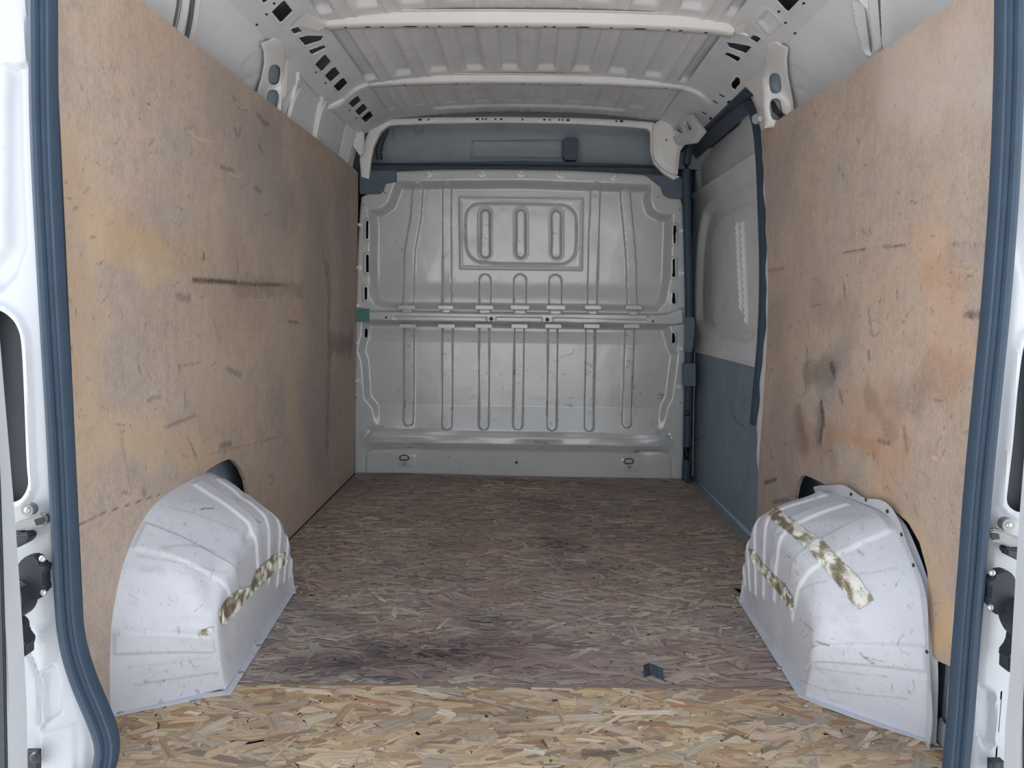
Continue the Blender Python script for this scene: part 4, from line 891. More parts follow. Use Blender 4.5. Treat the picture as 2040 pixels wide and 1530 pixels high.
SRf = [mk(PR, [(1636, 800), (1638, 840), (1634, 882)], .013, K, .95), mk(PR, [(1640, 815), (1642, 850)], .010, K, .8), mk(PR, [(1632, 830), (1630, 880)], .04, (.05, .035, .03), .5), mk(PR, [(1610, 740), (1660, 745)], .07, (.06, .075, .075), .5), mk(PR, [(1655, 725), (1662, 745)], .022, K, .7), mk(PR, [(1672, 780), (1678, 800)], .014, K, .6), mk(PR, [(1590, 830), (1605, 880)], .06, (.10, .04, .035), .45), mk(PR, [(1610, 645), (1605, 780)], .004, K, .6, .5),
       mk(PR, [(1680, 568), (1682, 590)], .010, K, .6), mk(PR, [(1728, 614), (1738, 670)], .007, K, .5), mk(PR, [(1729, 700), (1731, 715)], .009, K, .6), mk(PR, [(1678, 504), (1722, 496)], .005, K, .8), mk(PR, [(1758, 492), (1800, 489)], .005, K, .8, .5), mk(PR, [(1530, 540), (1562, 534)], .012, K, .45), mk(PR, [(1923, 628), (1950, 626)], .012, K, .7), mk(PR, [(1785, 580), (1786, 592)], .006, K, .7), mk(PR, [(1525, 962), (1546, 955)], .014, K, .8),
       mk(PR, [(1540, 1000), (1570, 995)], .010, K, .7), mk(PR, [(1536, 895), (1540, 915)], .008, K, .7), mk(PR, [(1521, 275), (1524, 300)], .010, K, .5), mk(PR, [(1748, 878), (1770, 883)], .010, K, .6), mk(PR, [(1738, 905), (1740, 912)], .006, K, .9), mk(PR, [(1790, 780), (1820, 800)], .08, (.16, .09, .09), .35), mk(PR, [(1850, 750), (1900, 770)], .09, (.30, .14, .09), .4), mk(PR, [(1650, 860), (1740, 890)], .04, (.45, .22, .10), .5),
       mk(PR, [(1706, 440), (1706, 520)], .008, LT, .45), mk(PR, [(1740, 440), (1742, 470)], .006, LT, .4), mk(PR, [(1857, 910), (1862, 914)], .010, LT, .9, 0), mk(PR, [(1745, 962), (1755, 985)], .008, LT, .7), mk(PR, [(1866, 620), (1869, 660)], .004, LT, .5), mk(PR, [(1860, 540), (1900, 570)], .07, (.42, .20, .12), .3), mk(PR, [(1730, 780), (1770, 860)], .05, (.10, .08, .085), .35), mk(PR, [(1800, 855), (1806, 900)], .014, (.07, .06, .06), .5), mk(PR, [(1620, 600), (1700, 640)], .08, (.20, .13, .11), .3),
       mk(PR, [(1820, 1010), (1826, 1030)], .004, K, .8), mk(PR, [(1904, 540), (1940, 538)], .004, LT, .6)]
for i, (x0, pat) in enumerate(((1888, 'l'), (1897, 'b'), (1906, 'w'), (1914, 'w'), (1922, 'l'), (1932, 'i'), (1940, 'b'), (1950, 'i'), (1958, 'w'))):   # faint ink stamp, too rubbed to read
    SRf.append(mk(PR, [(x0, 484+i*.2), (x0+.5, 491+i*.2)], .0045, K, .42, .6))
    if pat in 'wb': SRf.append(mk(PR, [(x0+3, 484), (x0+3, 491)], .004, K, .35, .6))
    if pat == 'b': SRf.append(mk(PR, [(x0, 488), (x0+4, 488)], .004, K, .4, .6))
PO = PR.uvs([(1516, 263), (1519, 300), (1525, 400), (1530, 520), (1531, 600), (1527, 700), (1521, 800), (1514, 900), (1511, 960), (1510, 1010), (1507, 1044)])
PO = [(u, v) for u, v in PO]
HR = [(2.470, .05), (2.464, .25), (2.458, .32), (2.446, .355), (2.425, .385), (2.40, .400), (2.37, .408), (2.277, .414)]
WPR = [(1.574, 0.0), (1.576, .07), (1.586, .175), (1.612, .245), (1.636, .319), (1.672, .36), (1.72, .40), (1.766, .433), (1.833, .446), (1.941, .436), (2.09, .422), (2.18, .412), (2.25, .375), (2.31, .305), (2.36, .22), (2.40, .13), (2.42, .05), (2.425, 0.0)]
outR = [(PO[-1][0], .004)]+[(2.50, .004), (2.475, .02)]+HR+[(2.09, .42), (1.95, .432), (1.86, .446), (1.80, .450), (1.735, .442), (1.68, .412), (1.640, .36), (1.628, .30), (1.620, .215), (1.606, .188), (1.58, .186), (1.50, .205), (1.42, .215), (1.42, 1.552), (2.2, 1.566), (2.9, 1.578)]+PO
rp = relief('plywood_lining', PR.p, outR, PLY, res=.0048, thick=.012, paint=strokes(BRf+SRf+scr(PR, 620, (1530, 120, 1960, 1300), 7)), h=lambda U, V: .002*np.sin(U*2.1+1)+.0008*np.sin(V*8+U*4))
tag(rp, 'warm brown plywood sheet lining the right side behind the sliding door', 'plywood panel', 'plywood side linings')

# ------------------------------------------------------------------ wheel arches
def resample(P, n):
    P = np.array(P); d = np.r_[0, np.cumsum(np.hypot(*(P[1:]-P[:-1]).T))]; t = np.linspace(0, d[-1], n)
    return np.stack([np.interp(t, d, P[:, 0]), np.interp(t, d, P[:, 1])], 1)
def matched(Wp, Cp, n):
    """resample both profiles so that equal index means equal fraction along"""
    return resample(smooth_poly(Wp, 2, False), n), resample(smooth_poly(Cp, 2, False), n)
def gauss1(A, s, axis):
    k = int(4*s)+1; x = np.arange(-k, k+1); g = np.exp(-x*x/(2*s*s)); g /= g.sum()
    pad = [(0, 0)]*A.ndim; pad[axis] = (k, k)
    B = np.pad(A, pad, 'edge'); return np.apply_along_axis(lambda v: np.convolve(v, g, 'valid'), axis, B)
def arch(sg, wx, Wp, Cp, cx, base, ribs, dents, label, tapes, marks, flange=None):
    ns, na, nb = 400, 120, 100
    W_, C_ = matched(Wp, Cp, ns)
    s = np.linspace(0, 1, ns)[:, None]
    ta = np.linspace(0, 1, na)[None, :]
    # top: wall to corner, with a slight crown
    Y1 = W_[:, :1]*(1-ta)+C_[:, :1]*ta; Z1 = W_[:, 1:]*(1-ta)+C_[:, 1:]*ta
    bul = np.sin(ta*math.pi)*.018*np.sin(s*math.pi)**.5
    Z1 = Z1+.6*bul*np.clip(np.sin(s*math.pi)*1.4, 0, 1)
    X1 = wx+(cx-wx)*ta+0*s
    tb = np.linspace(0, 1, nb)[None, 1:]
    yb = base[0]+(base[1]-base[0])*s
    Y2 = C_[:, :1]*(1-tb)+yb*tb; Z2 = C_[:, 1:]*(1-tb)+0*tb
    X2 = cx+(base[2]+(base[3]-base[2])*s-cx)*tb
    G = np.stack([np.concatenate([X1, X2], 1), np.concatenate([Y1, Y2], 1), np.concatenate([Z1, Z2], 1)], -1)
    # soften the corner only
    Gs = gauss1(gauss1(G, 9, 1), 6, 0); T = np.concatenate([ta, 1+tb], 1)+0*s
    wgt = np.exp(-((T-1)/.16)**2)[..., None]; G = G*(1-wgt)+Gs*wgt
    G[..., 2] = np.maximum(G[..., 2], 0)
    n_ = np.cross(np.gradient(G, axis=0), np.gradient(G, axis=1)); n_ /= np.maximum(np.linalg.norm(n_, axis=-1, keepdims=True), 1e-9)
    n_ = gauss1(gauss1(n_, 3, 1), 5, 0)
    ctr = np.array([wx, 2.05, .1]); flip = np.sign((n_*(G-ctr)).sum(-1).mean()); n_ *= flip
    Sg = s+0*T; d = np.zeros_like(Sg)
    for (c_, w_, t0, t1, amp, slant) in ribs:      # raised ribs running over the corner and down the inner face
        cc = c_+slant*(T-1); k = 1-ss(np.abs(Sg-cc), w_*.78, w_); e = ss(T, t0-.02, t0+.04)*(1-ss(T, t1-.05, t1+.01))
        d += amp*k*e
    for (s0, t0, rs, rt, amp) in dents: d += amp*np.exp(-(((Sg-s0)/rs)**2+((T-t0)/rt)**2))
    r = np.random.default_rng(3 if sg < 0 else 8)
    for _ in range(26):
        s0, t0 = r.uniform(.05, .95), r.uniform(.1, 1.8); d += r.normal(0, .0022)*np.exp(-(((Sg-s0)/r.uniform(.02, .06))**2+((T-t0)/r.uniform(.05, .2))**2))
    fade = np.clip(G[..., 2]/.03, 0, 1)*ss(T, 0, .04)
    G = G+n_*(d*fade)[..., None]
    G[..., 2] = np.maximum(G[..., 2], .0025)
    nt_ = G.shape[1]; idx = np.arange(ns*nt_).reshape(ns, nt_)
    Q = np.stack([idx[:-1, :-1].ravel(), idx[1:, :-1].ravel(), idx[1:, 1:].ravel(), idx[:-1, 1:].ravel()], 1)
    f = G.reshape(-1, 3)
    # picture of the marks, painted per vertex on the real surface
    v = (f-CP)@M.T; PX = 1020+F*v[:, 0]/-v[:, 2]; PY = 765-F*v[:, 1]/-v[:, 2]
    P4 = strokes([(L, w_, c, a, ro) for L, w_, c, a, ro in marks])(PX, PY)
    root = empty('wheel_arch', (sg*.80, 2.05, 0), label, 'wheel arch', 'white metal wheel arches')
    o = mesh_np('arch_shell', f, Q, ARCH, root, P4, 60)
    if np.dot(np.cross(G[1, 5]-G[0, 5], G[0, 6]-G[0, 5]), n_[0, 5]) < 0:
        import bmesh; bm = bmesh.new(); bm.from_mesh(o.data); bmesh.ops.reverse_faces(bm, faces=bm.faces); bm.to_mesh(o.data); bm.free()
    # foot flange around the bottom
    m = MB(); edgep = [G[0, na//3], G[0, na-10], ]+[G[i, -1] for i in range(0, ns, 16)]+[G[-1, -1]]
    foot = [np.array([p[0], p[1], .003]) for p in [G[0, 0], G[0, na//2], G[0, na-25]]+[G[i, -1] for i in range(0, ns, 20)]+[G[-1, -1]]]
    cen = np.array([wx, 2.04, .003]); outp = []
    for p in foot:
        q = p-cen; outp.append(p+np.array([-sg*.016 if abs(p[0]) < abs(wx)-.02 else 0, .010*np.sign(q[1])*(abs(q[1]) > .25), 0]))
    V = foot+outp+[p+np.array([0, 0, .0035]) for p in foot]+[p+np.array([0, 0, .0025]) for p in outp]; k = len(foot)
    m.add(V, [(i, i+1, k+i+1, k+i) for i in range(k-1)]+[(2*k+i, 2*k+i+1, 3*k+i+1, 3*k+i) for i in range(k-1)]+[(k+i, k+i+1, 3*k+i+1, 3*k+i) for i in range(k-1)])
    m.build('foot_flange', ARCH, root)
    for nm, poly, thr in tapes:      # torn remains of cloth tape stuck on the shell
        cx_ = (PX[Q].mean(1)); cy_ = (PY[Q].mean(1)); ins = polysd(cx_, cy_, poly)
        rr_ = np.random.default_rng(2); nz = rr_.normal(0, 1, ins.shape)
        grid = nz.reshape(ns-1, nt_-1); sm = gauss1(gauss1(grid, 2.0, 0), 1.2, 1); sm /= sm.std(); sm = sm.ravel()
        sm2 = gauss1(gauss1(rr_.normal(0, 1, (ns-1, nt_-1)), 3.6, 0), 2.2, 1); sm2 /= sm2.std(); sm2 = sm2.ravel()
        keep = (ins < 0) & (ins+sm*2.2+sm2*1.6 < thr)
        # only the face turned to the doorway carries it
        nn = n_.reshape(-1, 3)[Q[:, 0]]; keep &= ((CP-f[Q[:, 0]])*nn).sum(1) > 0
        q = Q[keep]; used = np.unique(q); re = np.full(len(f), -1); re[used] = np.arange(len(used))
        vn = n_.reshape(-1, 3)[used]; nzv = np.random.default_rng(9).normal(0, 1, len(used))
        cl = np.zeros(len(f)); np.add.at(cl, Q[:, 0], sm2); c_ = np.zeros((len(used), 4))
        tn = cl[used]+.35*nzv
        wcol = np.array([.66, .65, .58]); bcol = np.array([.27, .235, .15]); dcol = np.array([.15, .125, .085])
        k1 = ss(tn, -.5, .3)[:, None]; k2 = ss(tn, -1.5, -1.0)[:, None]
        col_ = wcol*k1+bcol*(1-k1); col_ = col_*k2+dcol*(1-k2)
        c_[:, :3] = col_; c_[:, 3] = 1
        VV = f[used]+vn*(.0022+.0025*np.clip(tn, 0, 2)[:, None])
        mesh_np(nm, VV, re[q], TAPE, root, c_, 0)
    return root, G, n_
CPL = [(1.741, 0.0), (1.735, .05), (1.722, .10), (1.712, .16), (1.712, .20), (1.74, .250), (1.80, .268), (1.875, .290), (1.93, .318), (2.02, .330), (2.10, .322), (2.17, .298), (2.245, .250), (2.29, .175), (2.31, .10), (2.325, .04), (2.34, 0.0)]
mkp = lambda L, w_, c=(.05, .045, .04), a=.7, ro=.5: (L, w_, c, a, ro)
zl = lambda L: zc(180, 880, 2.7326, L); zr = lambda L: zc(1420, 920, 2.732, L)
r_ = np.random.default_rng(21)
mL = [mkp(zl([(600, 370), (625, 363), (670, 362)]), 2.2, a=.9), mkp(zl([(650, 750), (668, 705)]), 1.2), mkp(zl([(565, 925), (612, 885)]), 1.4), mkp(zl([(480, 1010), (483, 1040)]), 4, a=.5), mkp(zl([(240, 1325), (400, 1300), (700, 1255)]), 3, (.25, .23, .2), .6),
      mkp(zl([(300, 1305), (310, 1306)]), 5, (.15, .13, .11), .6), mkp(zl([(398, 1300), (402, 1300)]), 4, a=.6), mkp(zl([(415, 1250), (418, 1252)]), 5, a=.5), mkp(zl([(575, 1355), (590, 1360)]), 4, a=.6), mkp(zl([(430, 570), (560, 560), (680, 600)]), 4, (.30, .27, .23), .5), mkp(zl([(390, 575), (430, 580)]), 5, (.35, .32, .28), .5),
      mkp(zl([(540, 1195), (570, 1230)]), 2), mkp(zl([(490, 1200), (500, 1220)]), 1.5), mkp(zl([(150, 1030), (155, 1055)]), 3, (.2, .19, .18), .6), mkp(zl([(210, 830), (260, 860)]), 3, (.3, .28, .26), .5), mkp(zl([(270, 690), (400, 700)]), 12, (.33, .31, .28), .35), mkp(zl([(590, 1045), (620, 1060), (640, 1030)]), 3, (.22, .19, .13), .9), mkp(zl([(620, 1025), (668, 1010)]), 4, (.3, .27, .2), .8),
      mkp(zl([(900, 425), (925, 440)]), 3, (.2, .19, .17), .7), mkp(zl([(735, 1140), (760, 1190)]), 10, (.4, .4, .38), .4), mkp(zl([(200, 1230), (650, 1175)]), 3, (.36, .35, .34), .35), mkp(zl([(360, 980), (560, 960), (690, 980)]), 14, (.42, .41, .38), .25), mkp(zl([(250, 620), (500, 660), (740, 715)]), 2.5, (.3, .3, .3), .5), mkp(zl([(430, 355), (600, 400), (800, 480)]), 2.2, (.3, .3, .3), .45)]
for i in range(150): x, y = r_.uniform(150, 700), r_.uniform(300, 1380); a = r_.uniform(0, 3); L = r_.uniform(5, 35); mL.append(mkp(zl([(x, y), (x+L*math.cos(a), y+L*math.sin(a))]), r_.uniform(.7, 1.6), (.15, .14, .13), r_.uniform(.2, .6)))
ribL = [(.70, .018, .25, 1.72, .006, -.02), (.60, .022, .22, 1.62, .006, -.02), (.50, .022, .15, 1.55, .0065, -.03), (.30, .03, .10, 1.30, .006, 0), (.79, .016, .55, 1.7, .005, -.02), (.87, .014, .8, 1.55, .004, 0), (.12, .02, .08, 1.0, .004, 0)]
dentL = [(.245, .93, .05, .12, -.016), (.34, .97, .035, .10, .008), (.46, 1.0, .03, .06, -.012), (.20, .35, .03, .30, -.008), (.15, .6, .018, .4, .005), (.27, .5, .05, .2, .008), (.245, 1.3, .05, .2, -.006)]
tapL = [('torn_tape', zl([(690, 935), (735, 860), (800, 805), (870, 790), (900, 700), (1000, 610), (1060, 600), (1065, 660), (990, 720), (880, 820), (790, 930), (715, 1000)]), 5.0), ('torn_tape', zl([(585, 1030), (660, 1005), (670, 1030), (600, 1075)]), 2.5)]
aL = arch(-1, -.922, [(WPL[0][0], 0)]+WPL[1:], CPL, -.708, (1.73, 2.41, -.697, -.742), ribL, dentL, 'dented white metal wheel arch on the left, under the longer plywood sheet', tapL, mL)
CPR = [(1.765, 0.0), (1.745, .05), (1.725, .105), (1.715, .17), (1.755, .225), (1.80, .270), (1.87, .305), (1.97, .332), (2.08, .350), (2.16, .338), (2.22, .300), (2.275, .235), (2.31, .14), (2.325, .05), (2.34, 0.0)]
mR = [mkp(zr([(563, 978), (600, 990), (632, 1000)]), 2.6, a=.9), mkp(zr([(1040, 940), (1015, 965), (1005, 1000), (1030, 1030), (1070, 1050)]), 2.2, (.2, .18, .16), .7), mkp(zr([(800, 1040), (830, 1070), (880, 1095)]), 2.5, a=.7), mkp(zr([(810, 1060), (860, 1070), (920, 1088)]), 2, a=.6), mkp(zr([(845, 1090), (880, 1100)]), 2, a=.6), mkp(zr([(790, 485), (820, 505)]), 5, (.2, .18, .15), .7), mkp(zr([(815, 440), (850, 445)]), 5, (.4, .38, .35), .5),
      mkp(zr([(500, 880), (545, 920)]), 4, (.2, .2, .2), .6), mkp(zr([(560, 1120), (700, 1145), (950, 1170)]), 1.8, (.25, .24, .23), .6), mkp(zr([(715, 1030), (710, 1055)]), 1.3), mkp(zr([(1090, 1190), (1095, 1225)]), 1.6), mkp(zr([(780, 1230), (800, 1238)]), 3, a=.5), mkp(zr([(620, 1290), (700, 1310)]), 1.4, (.3, .3, .3), .5), mkp(zr([(1060, 780), (1080, 795)]), 4, (.3, .28, .25), .5), mkp(zr([(640, 960), (660, 965)]), 3, (.3, .28, .25), .5), mkp(zr([(450, 590), (465, 615)]), 2, a=.6), mkp(zr([(405, 510), (420, 520)]), 3, a=.6),
      mkp(zr([(480, 1190), (600, 1240), (800, 1265), (1060, 1290)]), 2.2, (.26, .26, .26), .6), mkp(zr([(780, 610), (860, 605), (1000, 575)]), 3, (.3, .3, .3), .5), mkp(zr([(470, 700), (560, 660), (620, 650)]), 3, (.3, .3, .3), .5), mkp(zr([(350, 395), (400, 380)]), 3, (.2, .19, .18), .6), mkp(zr([(470, 330), (740, 290), (880, 300)]), 8, (.36, .34, .31), .3), mkp(zr([(560, 1120), (600, 1150)]), 3, (.3, .28, .26), .5)]
for i in range(170): x, y = r_.uniform(380, 1100), r_.uniform(330, 1300); a = r_.uniform(0, 3); L = r_.uniform(4, 30); mR.append(mkp(zr([(x, y), (x+L*math.cos(a), y+L*math.sin(a))]), r_.uniform(.7, 1.5), (.15, .14, .13), r_.uniform(.2, .6)))
ribR = [(.70, .018, .25, 1.75, .006, .0), (.60, .020, .22, 1.72, .006, .0), (.49, .022, .20, 1.62, .0065, -.02), (.34, .035, .12, 1.50, .0065, -.04), (.79, .016, .5, 1.7, .005, .0), (.87, .014, .8, 1.5, .004, 0), (.13, .022, .08, 1.4, .0045, 0)]
dentR = [(.30, 1.0, .05, .10, -.006), (.20, .5, .03, .3, .004), (.42, .6, .04, .2, -.004)]
tapR = [('torn_tape', zr([(300, 290), (345, 250), (400, 290), (440, 320), (540, 400), (600, 430), (700, 540), (790, 630), (880, 750), (795, 805), (740, 745), (660, 640), (590, 560), (520, 480), (430, 400), (370, 350), (320, 315)]), 5.0),
        ('torn_tape', zr([(195, 470), (225, 480), (270, 545), (330, 610), (400, 670), (440, 740), (450, 825), (400, 770), (340, 690), (270, 610), (210, 520)]), 4.5)]
aR = arch(1, .895, WPR, CPR, .684, (1.775, 2.385, .684, .706), ribR, dentR, 'white metal wheel arch on the right with two torn strips of tape', tapR, mR)
# wall flange of the right arch, scalloped, standing proud of the plywood
Wr = resample(smooth_poly(WPR[:13], 2, False), 90); ny = np.gradient(Wr, axis=0); ny = np.stack([ny[:, 1], -ny[:, 0]], 1); ny /= np.linalg.norm(ny, axis=1, keepdims=True); ny *= np.sign((ny[0]*[-1, 0]).sum())
wd_ = .020+.007*np.sin(np.linspace(0, 26, 90)); 
a_ = [(.874, p[0], p[1]) for p in Wr-ny*.004]; b_ = [(.868, p[0], p[1]) for p in Wr+ny*wd_[:, None]]
m = MB(); k = 90
th = np.array([.0025, 0, 0]); V = a_+b_+[tuple(np.array(p)+th) for p in a_]+[tuple(np.array(p)+th) for p in b_]
m.add(V, [(i, i+1, k+i+1, k+i) for i in range(k-1)]+[(3*k+i, 3*k+i+1, 2*k+i+1, 2*k+i) for i in range(k-1)]+[(k+i, k+i+1, 3*k+i+1, 3*k+i) for i in range(k-1)])
m.build('wall_flange', ARCH, bpy.data.objects['wheel_arch.001'])
for i in (18, 34, 41, 48, 58, 66):
    p = Wr[i]+ny[i]*.010; m = MB(); m.tube([(.8700, p[0], p[1]), (.8670, p[0], p[1])], .0045, 8); m.build('flange_hole', BLACK, bpy.data.objects['wheel_arch.001'])

# ------------------------------------------------------------------ rear corner behind the right arch: low cavity and sill bracket
q = planeX(.905, 0, -1)
poly = [(1.40, -.03), (1.63, -.03), (1.60, .045), (1.55, .09), (1.50, .16), (1.46, .20), (1.40, .22)]
hq = q.uvs([(1858, 1413), (1866, 1402), (1882, 1390), (1890, 1392), (1890, 1450), (1878, 1440)])
o = relief('corner_bracket', q.p, poly, WHITE, holes=[smooth_poly(hq, 1)], res=.006, thick=.003, h=lambda U, V: -.005*(1-ss(-polysd(U, V, poly), 0, .012))); tag(o, 'white corner bracket with a dark hole low behind the right wheel arch', 'bracket')
m = MB(); m.prism(planeX(.935, 0, -1), [(1.40, -.03), (1.75, -.03), (1.75, .25), (1.40, .25)], -.02, -.01); m.prism(planeX(.93, 0, -1), [(1.56, .02), (1.60, .02), (1.60, .24), (1.56, .24)], -.01, .012)
tag(m.build('quarter_cavity', VOID), 'dark body cavity under the lower edge of the right plywood', 'cavity')

# ------------------------------------------------------------------ rear doorway: painted posts, seals, doors, latches
def post(sg, edge, holes, recs, label):
    root = empty('rear_post', tuple(DF.p(sg*.95, 0)), label, 'door post', 'rear door posts')
    poly = DF.uvs(edge)
    def h(U, V):
        hh = np.zeros_like(U)
        for L, amp, so_ in recs: hh += amp*(1-ss(polysd(U, V, DF.uvs(L)), -so_, so_))
        for q_ in holes: hh += .006*np.exp(-((polysd(U, V, DF.uvs(q_))-.008)/.006)**2)
        hh += -.010*(1-ss(-polysd(U, V, poly), 0, .02)); return hh
    relief('post_panel', DF.p, poly, WHITE, holes=[smooth_poly(DF.uvs(q_), 2) for q_ in holes], res=.004, thick=.003, parent=root, h=h)
    m = MB(); c = -1.02 if sg < 0 else 1.02
    m.prism(DF, [(sg*.86, -.2), (sg*1.10, -.2), (sg*1.10, 1.9), (sg*.86, 1.9)], -.045, -.03); m.build('post_cavity', BLACK, root)
    return root
EL = [(-120, -400), (78, -400), (80, 0), (82, 250), (88, 420), (98, 620), (108, 800), (117, 1000), (123, 1150), (131, 1250), (150, 1340), (166, 1390), (178, 1440), (182, 1480), (182, 1600), (-120, 1600)]
lampL = [(-20, 612), (8, 621), (30, 640), (42, 668), (46, 720), (50, 820), (54, 930), (58, 965), (50, 985), (36, 1000), (-20, 1010)]
pl_ = post(-1, EL, [lampL], [([(-60, -400), (60, -400), (62, 128), (40, 135), (-60, 118)], .012, .004), ([(17, 140), (38, 140), (42, 340), (50, 488), (30, 545), (4, 575), (-30, 575), (-30, 545), (14, 490), (14, 300)], -.014, .010),
     ([(52, 1290), (76, 1340), (106, 1325), (118, 1370), (120, 1420), (84, 1448), (76, 1440), (74, 1350)], -.010, .005), ([(78, 1345), (88, 1350), (88, 1450), (80, 1455)], .008, .004), ([(84, 1460), (150, 1440), (152, 1600), (80, 1600)], .006, .005), ([(70, 1250), (118, 1230), (100, 1330), (80, 1345)], .008, .012)],
     'white painted left rear door post with long dark recess')
ER = [(2160, -400), (2034, -400), (2030, 60), (2026, 250), (2016, 480), (2000, 700), (1984, 900), (1970, 1000), (1962, 1100), (1955, 1180), (1945, 1300), (1938, 1420), (1926, 1530), (1922, 1600), (2160, 1600)]
lampR = [(2070, 665), (2045, 672), (2036, 700), (2026, 780), (2018, 880), (2008, 965), (2004, 1000), (2012, 1012), (2030, 1022), (2070, 1020)]
pr_ = post(1, ER, [lampR], [([(2026, 60), (2045, 60), (2045, 560), (2030, 520), (2020, 480), (2026, 300)], -.010, .010), ([(1955, 1365), (1976, 1378), (1980, 1400), (1978, 1470), (1962, 1485), (1950, 1460), (1952, 1400)], -.010, .005), ([(1978, 1385), (1986, 1380), (1984, 1480), (1974, 1490)], .008, .004)],
     'white painted right rear door post with long dark recess')
# inner flange strips just inside the seals
for sg, L, lb in ((-1, [(154, 1180), (160, 1190), (165, 1260), (170, 1325), (166, 1335), (150, 1320)], 'thin white flange edge beside the lower left seal'), (1, [(1904, 1205), (1898, 1220), (1893, 1320), (1886, 1400), (1880, 1500), (1872, 1600), (1900, 1600), (1915, 1400)], 'thin white flange edge beside the lower right seal')):
    q = planeY(1.425); m = MB(); m.prism(q, q.uvs(L), 0, .006); tag(m.build('body_flange', WHITE, bevel=.001), lb, 'flange')
def seal_strip(px, wpx, label):
    q = planeY(1.385); C_ = np.array(q.uvs(smooth_poly(px, 2, False))); n = len(C_)
    sec = [(-.50, .004), (-.47, .016), (-.36, .023), (-.20, .025), (-.05, .022), (.02, .014), (.08, .016), (.20, .017), (.26, .012), (.31, .013), (.42, .012), (.5, .004), (.5, -.012), (-.5, -.012)]
    wm = wpx*1.385/F; V = []
    for i in range(n):
        t = C_[min(i+1, n-1)]-C_[max(i-1, 0)]; t /= np.linalg.norm(t); nn = np.array([-t[1], t[0]]);
        if px[0][0] < 1000: nn = nn*np.sign(nn[0])  # outward profile side stays on the post side
        else: nn = -nn*np.sign(nn[0])
        for a, b in sec: u = C_[i]+nn*a*wm*(1 if True else -1); V.append(tuple(q.p(u[0], u[1], b)))
    k = len(sec); m = MB(); m.add(V, [(i*k+j, i*k+(j+1) % k, (i+1)*k+(j+1) % k, (i+1)*k+j) for i in range(n-1) for j in range(k)])
    o = m.build('rear_door_seal', RUBBER, sharp=30); return tag(o, label, 'door seal', 'rear doorway seals')
seal_strip([(86, -300), (87, 0), (88, 200), (92, 330), (99, 470), (107, 620), (114, 740), (121, 860), (127, 980), (131, 1080), (136, 1190), (141, 1250), (150, 1300), (170, 1360), (192, 1410), (208, 1450), (215, 1480), (213, 1510), (204, 1540), (190, 1600)], 40, 'dark rubber seal along the left rear doorway, bending inward at its foot')
seal_strip([(2012, -300), (2011, 0), (2009, 150), (2003, 320), (1993, 480), (1980, 640), (1968, 760), (1956, 880), (1945, 1000), (1938, 1100), (1930, 1200), (1922, 1300), (1915, 1400), (1908, 1480), (1902, 1540), (1898, 1640)], 41, 'dark rubber seal along the right rear doorway')
# opened rear doors: their painted hinge edges, with a dark weatherstrip
for sg, L, D_, lb in ((-1, [(-60, 560), (0, 640), (10, 760), (22, 900), (33, 1030), (42, 1160), (50, 1280), (56, 1400), (60, 1640), (-60, 1640)], [(-60, 820), (0, 868), (5, 1000), (9, 1120), (14, 1300), (20, 1640), (-60, 1640)], 'edge of the opened white left rear door'),
                      (1, [(2100, 740), (2042, 830), (2038, 900), (2030, 1000), (2023, 1100), (2016, 1220), (2009, 1340), (2000, 1440), (1992, 1640), (2100, 1640)], [(2100, 1280), (2041, 1300), (2036, 1400), (2034, 1640), (2100, 1640)], 'edge of the opened white right rear door')):
    q = planeY(1.27); rt = empty('rear_door', tuple(q.p(sg*.75, -.1)), lb, 'door', 'opened rear doors')
    m = MB(); m.prism(q, q.uvs(L), 0, .05); m.build('door_edge', WHITE, rt, bevel=.004)
    q = planeY(1.22); m = MB(); m.prism(q, q.uvs(D_), .0005, .008); m.build('weatherstrip', BLACK, rt, bevel=.002)
    for a, b in (((0, 640), (56, 1400)),) if sg < 0 else ():
        pass
# strikers and hinges on both posts
def mirror(L): return [(1.0*(2040-a)+C0, b+C1) for a, b in L]
def striker(L, side):
    q = planeY(1.385); r = empty('check_bracket', tuple(q.p(*q.uv(*L['c']))), 'grey metal door check bracket', parent=pl_ if side == 'left' else pr_)
    m = MB(); m.prism(q, q.uvs(L['body']), 0, .016); m.build('bracket_body', DULL, r, bevel=.003)
    m = MB(); m.prism(q, q.uvs(L['slot']), .0165, .018); m.build('bracket_slot', BLACK, r)
    m = MB(); c = q.at(*L['eye']); m.tube([c, c-np.array([0, .016, 0])], .012, 16); m.build('bracket_eye', DULL, r, bevel=.001)
    m = MB(); m.dome(c-np.array([0, .016, 0]), (0, -1, 0), .006, .004); m.build('bracket_pin', STEEL, r)
    m = MB(); m.prism(q, q.uvs(L['arm']), .0, .025); m.build('check_arm', BLACK, r, bevel=.003)
def refl(p): # left-hand picture point to the right-hand post, measured on the post itself
    u, v = DF.uv(*p); return None
SLd = dict(c=(70, 1030), body=[(38, 1037), (60, 1030), (90, 1018), (102, 1022), (104, 1034), (98, 1043), (76, 1048), (40, 1056)], slot=[(80, 1030), (98, 1024), (100, 1032), (96, 1039), (84, 1042)], eye=(65, 1012), arm=[(38, 1052), (50, 1056), (72, 1054), (77, 1060), (72, 1072), (55, 1082), (38, 1088)])
SRd = dict(c=(1985, 1065), body=[(1960, 1053), (1968, 1049), (1990, 1052), (2010, 1062), (2030, 1070), (2030, 1085), (2000, 1086), (1985, 1078), (1966, 1074), (1960, 1066)], slot=[(1963, 1056), (1978, 1058), (1980, 1068), (1965, 1070)], eye=(1999, 1041), arm=[(1988, 1082), (2000, 1086), (2028, 1088), (2030, 1112), (2010, 1108), (1990, 1098)])
striker(SLd, 'left'); striker(SRd, 'right')
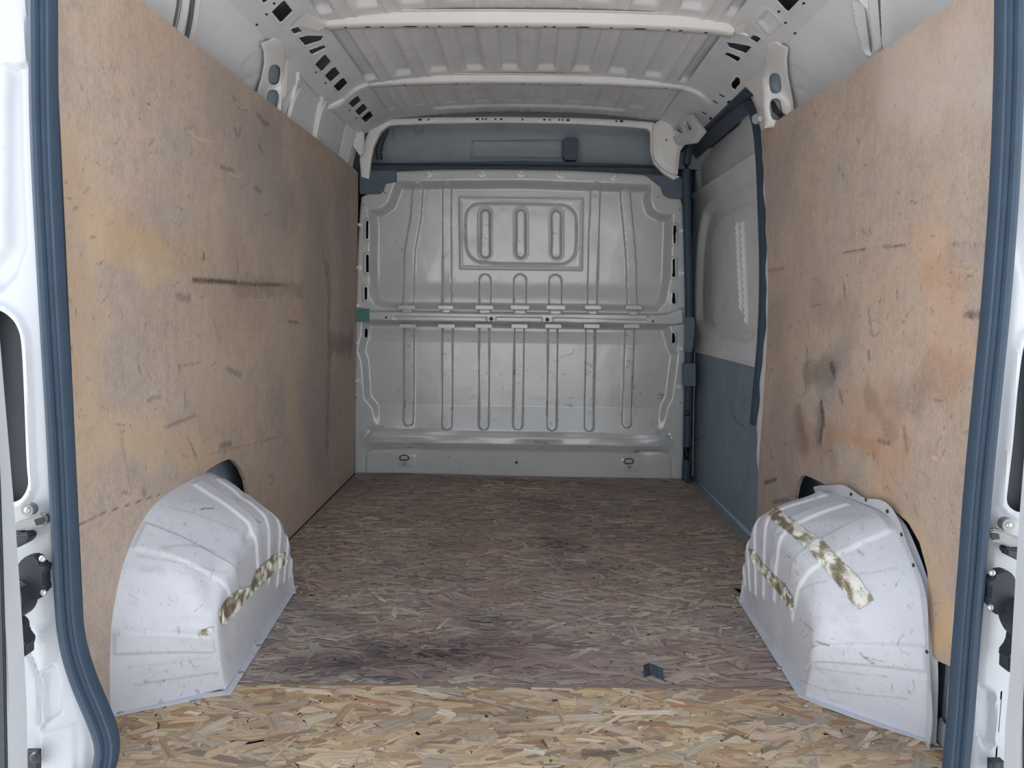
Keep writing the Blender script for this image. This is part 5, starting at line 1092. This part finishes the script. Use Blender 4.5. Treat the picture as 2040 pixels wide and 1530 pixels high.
def hinge(plate_, bolts, arm, foot, side):
    q = planeY(1.375); r = empty('door_hinge', tuple(q.p(*q.uv(*bolts[0]))), 'black door hinge with two bolts', parent=pl_ if side == 'left' else pr_)
    m = MB(); m.prism(q, q.uvs(plate_), 0, .022); m.build('hinge_plate', BLACK, r, bevel=.003)
    for a, b in bolts: m = MB(); m.dome(q.at(a, b, .022), (0, -1, 0), .0065, .006); m.build('bolt', STEEL, r)
    m = MB(); m.prism(q, q.uvs(smooth_poly(arm, 1)), .0, .045); m.build('hinge_arm', BLACK, r, bevel=.003)
    m = MB(); m.prism(q, q.uvs(foot), .0, .03); m.build('hinge_foot', BLACK, r, bevel=.003)
hinge([(44, 1135), (52, 1112), (66, 1101), (84, 1100), (93, 1108), (95, 1117), (106, 1118), (107, 1126), (102, 1132), (103, 1160), (107, 1166), (104, 1171), (97, 1172), (96, 1182), (86, 1188), (76, 1180), (44, 1176)], [(85, 1113), (87, 1180)], [(44, 1150), (60, 1148), (76, 1158), (78, 1190), (70, 1212), (52, 1224), (46, 1222)], [(48, 1222), (60, 1232), (62, 1250), (75, 1268), (70, 1276), (70, 1296), (50, 1294)], 'left')
hinge([(2012, 1165), (2010, 1145), (2000, 1132), (1985, 1128), (1968, 1134), (1966, 1144), (1956, 1147), (1955, 1155), (1960, 1158), (1958, 1185), (1953, 1190), (1954, 1197), (1964, 1200), (1966, 1212), (1975, 1218), (1986, 1212), (1990, 1205), (2014, 1205)], [(1976, 1141), (1973, 1210)], [(2014, 1180), (1998, 1182), (1986, 1200), (1986, 1225), (1996, 1248), (2004, 1258), (2014, 1262)], [(2004, 1250), (2000, 1274), (1986, 1292), (1989, 1298), (1988, 1325), (2006, 1326), (2012, 1262)], 'right')
for a, b, lb in ((71, 1510, 'left'), (1980, 1528, 'right')):
    q = planeY(1.385); m = MB(); m.prism(q, q.uvs([(a-14, b-20), (a+12, b-20), (a+12, b+20), (a-14, b+20)]), 0, .015); m.dome(q.at(a, b, .015), (0, -1, 0), .012, .006); tag(m.build('hinge_block', BLACK, bevel=.002), 'black block low on the %s rear post' % lb, 'block', 'black blocks at the post feet')
# header and sill of the doorway
mb = MB(); mb.box((-1.0, 1.36, 1.80), (1.0, 1.42, 1.98)); tag(mb.build('trim_1', WHITE), kind='structure')
mb = MB(); mb.box((-.86, 1.30, -.30), (.86, 1.355, -.012)); tag(mb.build('trim_2', WHITE), kind='structure')

# ------------------------------------------------------------------ each top-level mesh gets its origin at its own base
for o in list(S.objects):
    if o.type == 'MESH' and o.parent is None and o.get('kind') != 'structure' and not o.children:
        co = np.empty(len(o.data.vertices)*3, np.float32); o.data.vertices.foreach_get('co', co); co = co.reshape(-1, 3)
        c = (co.min(0)+co.max(0))/2; c[2] = co[:, 2].min()
        # keep surface textures continuous: object coordinates shift with the origin only
        o.data.transform(Matrix.Translation(-Vector(c.tolist()))); o.location = Vector(c.tolist())
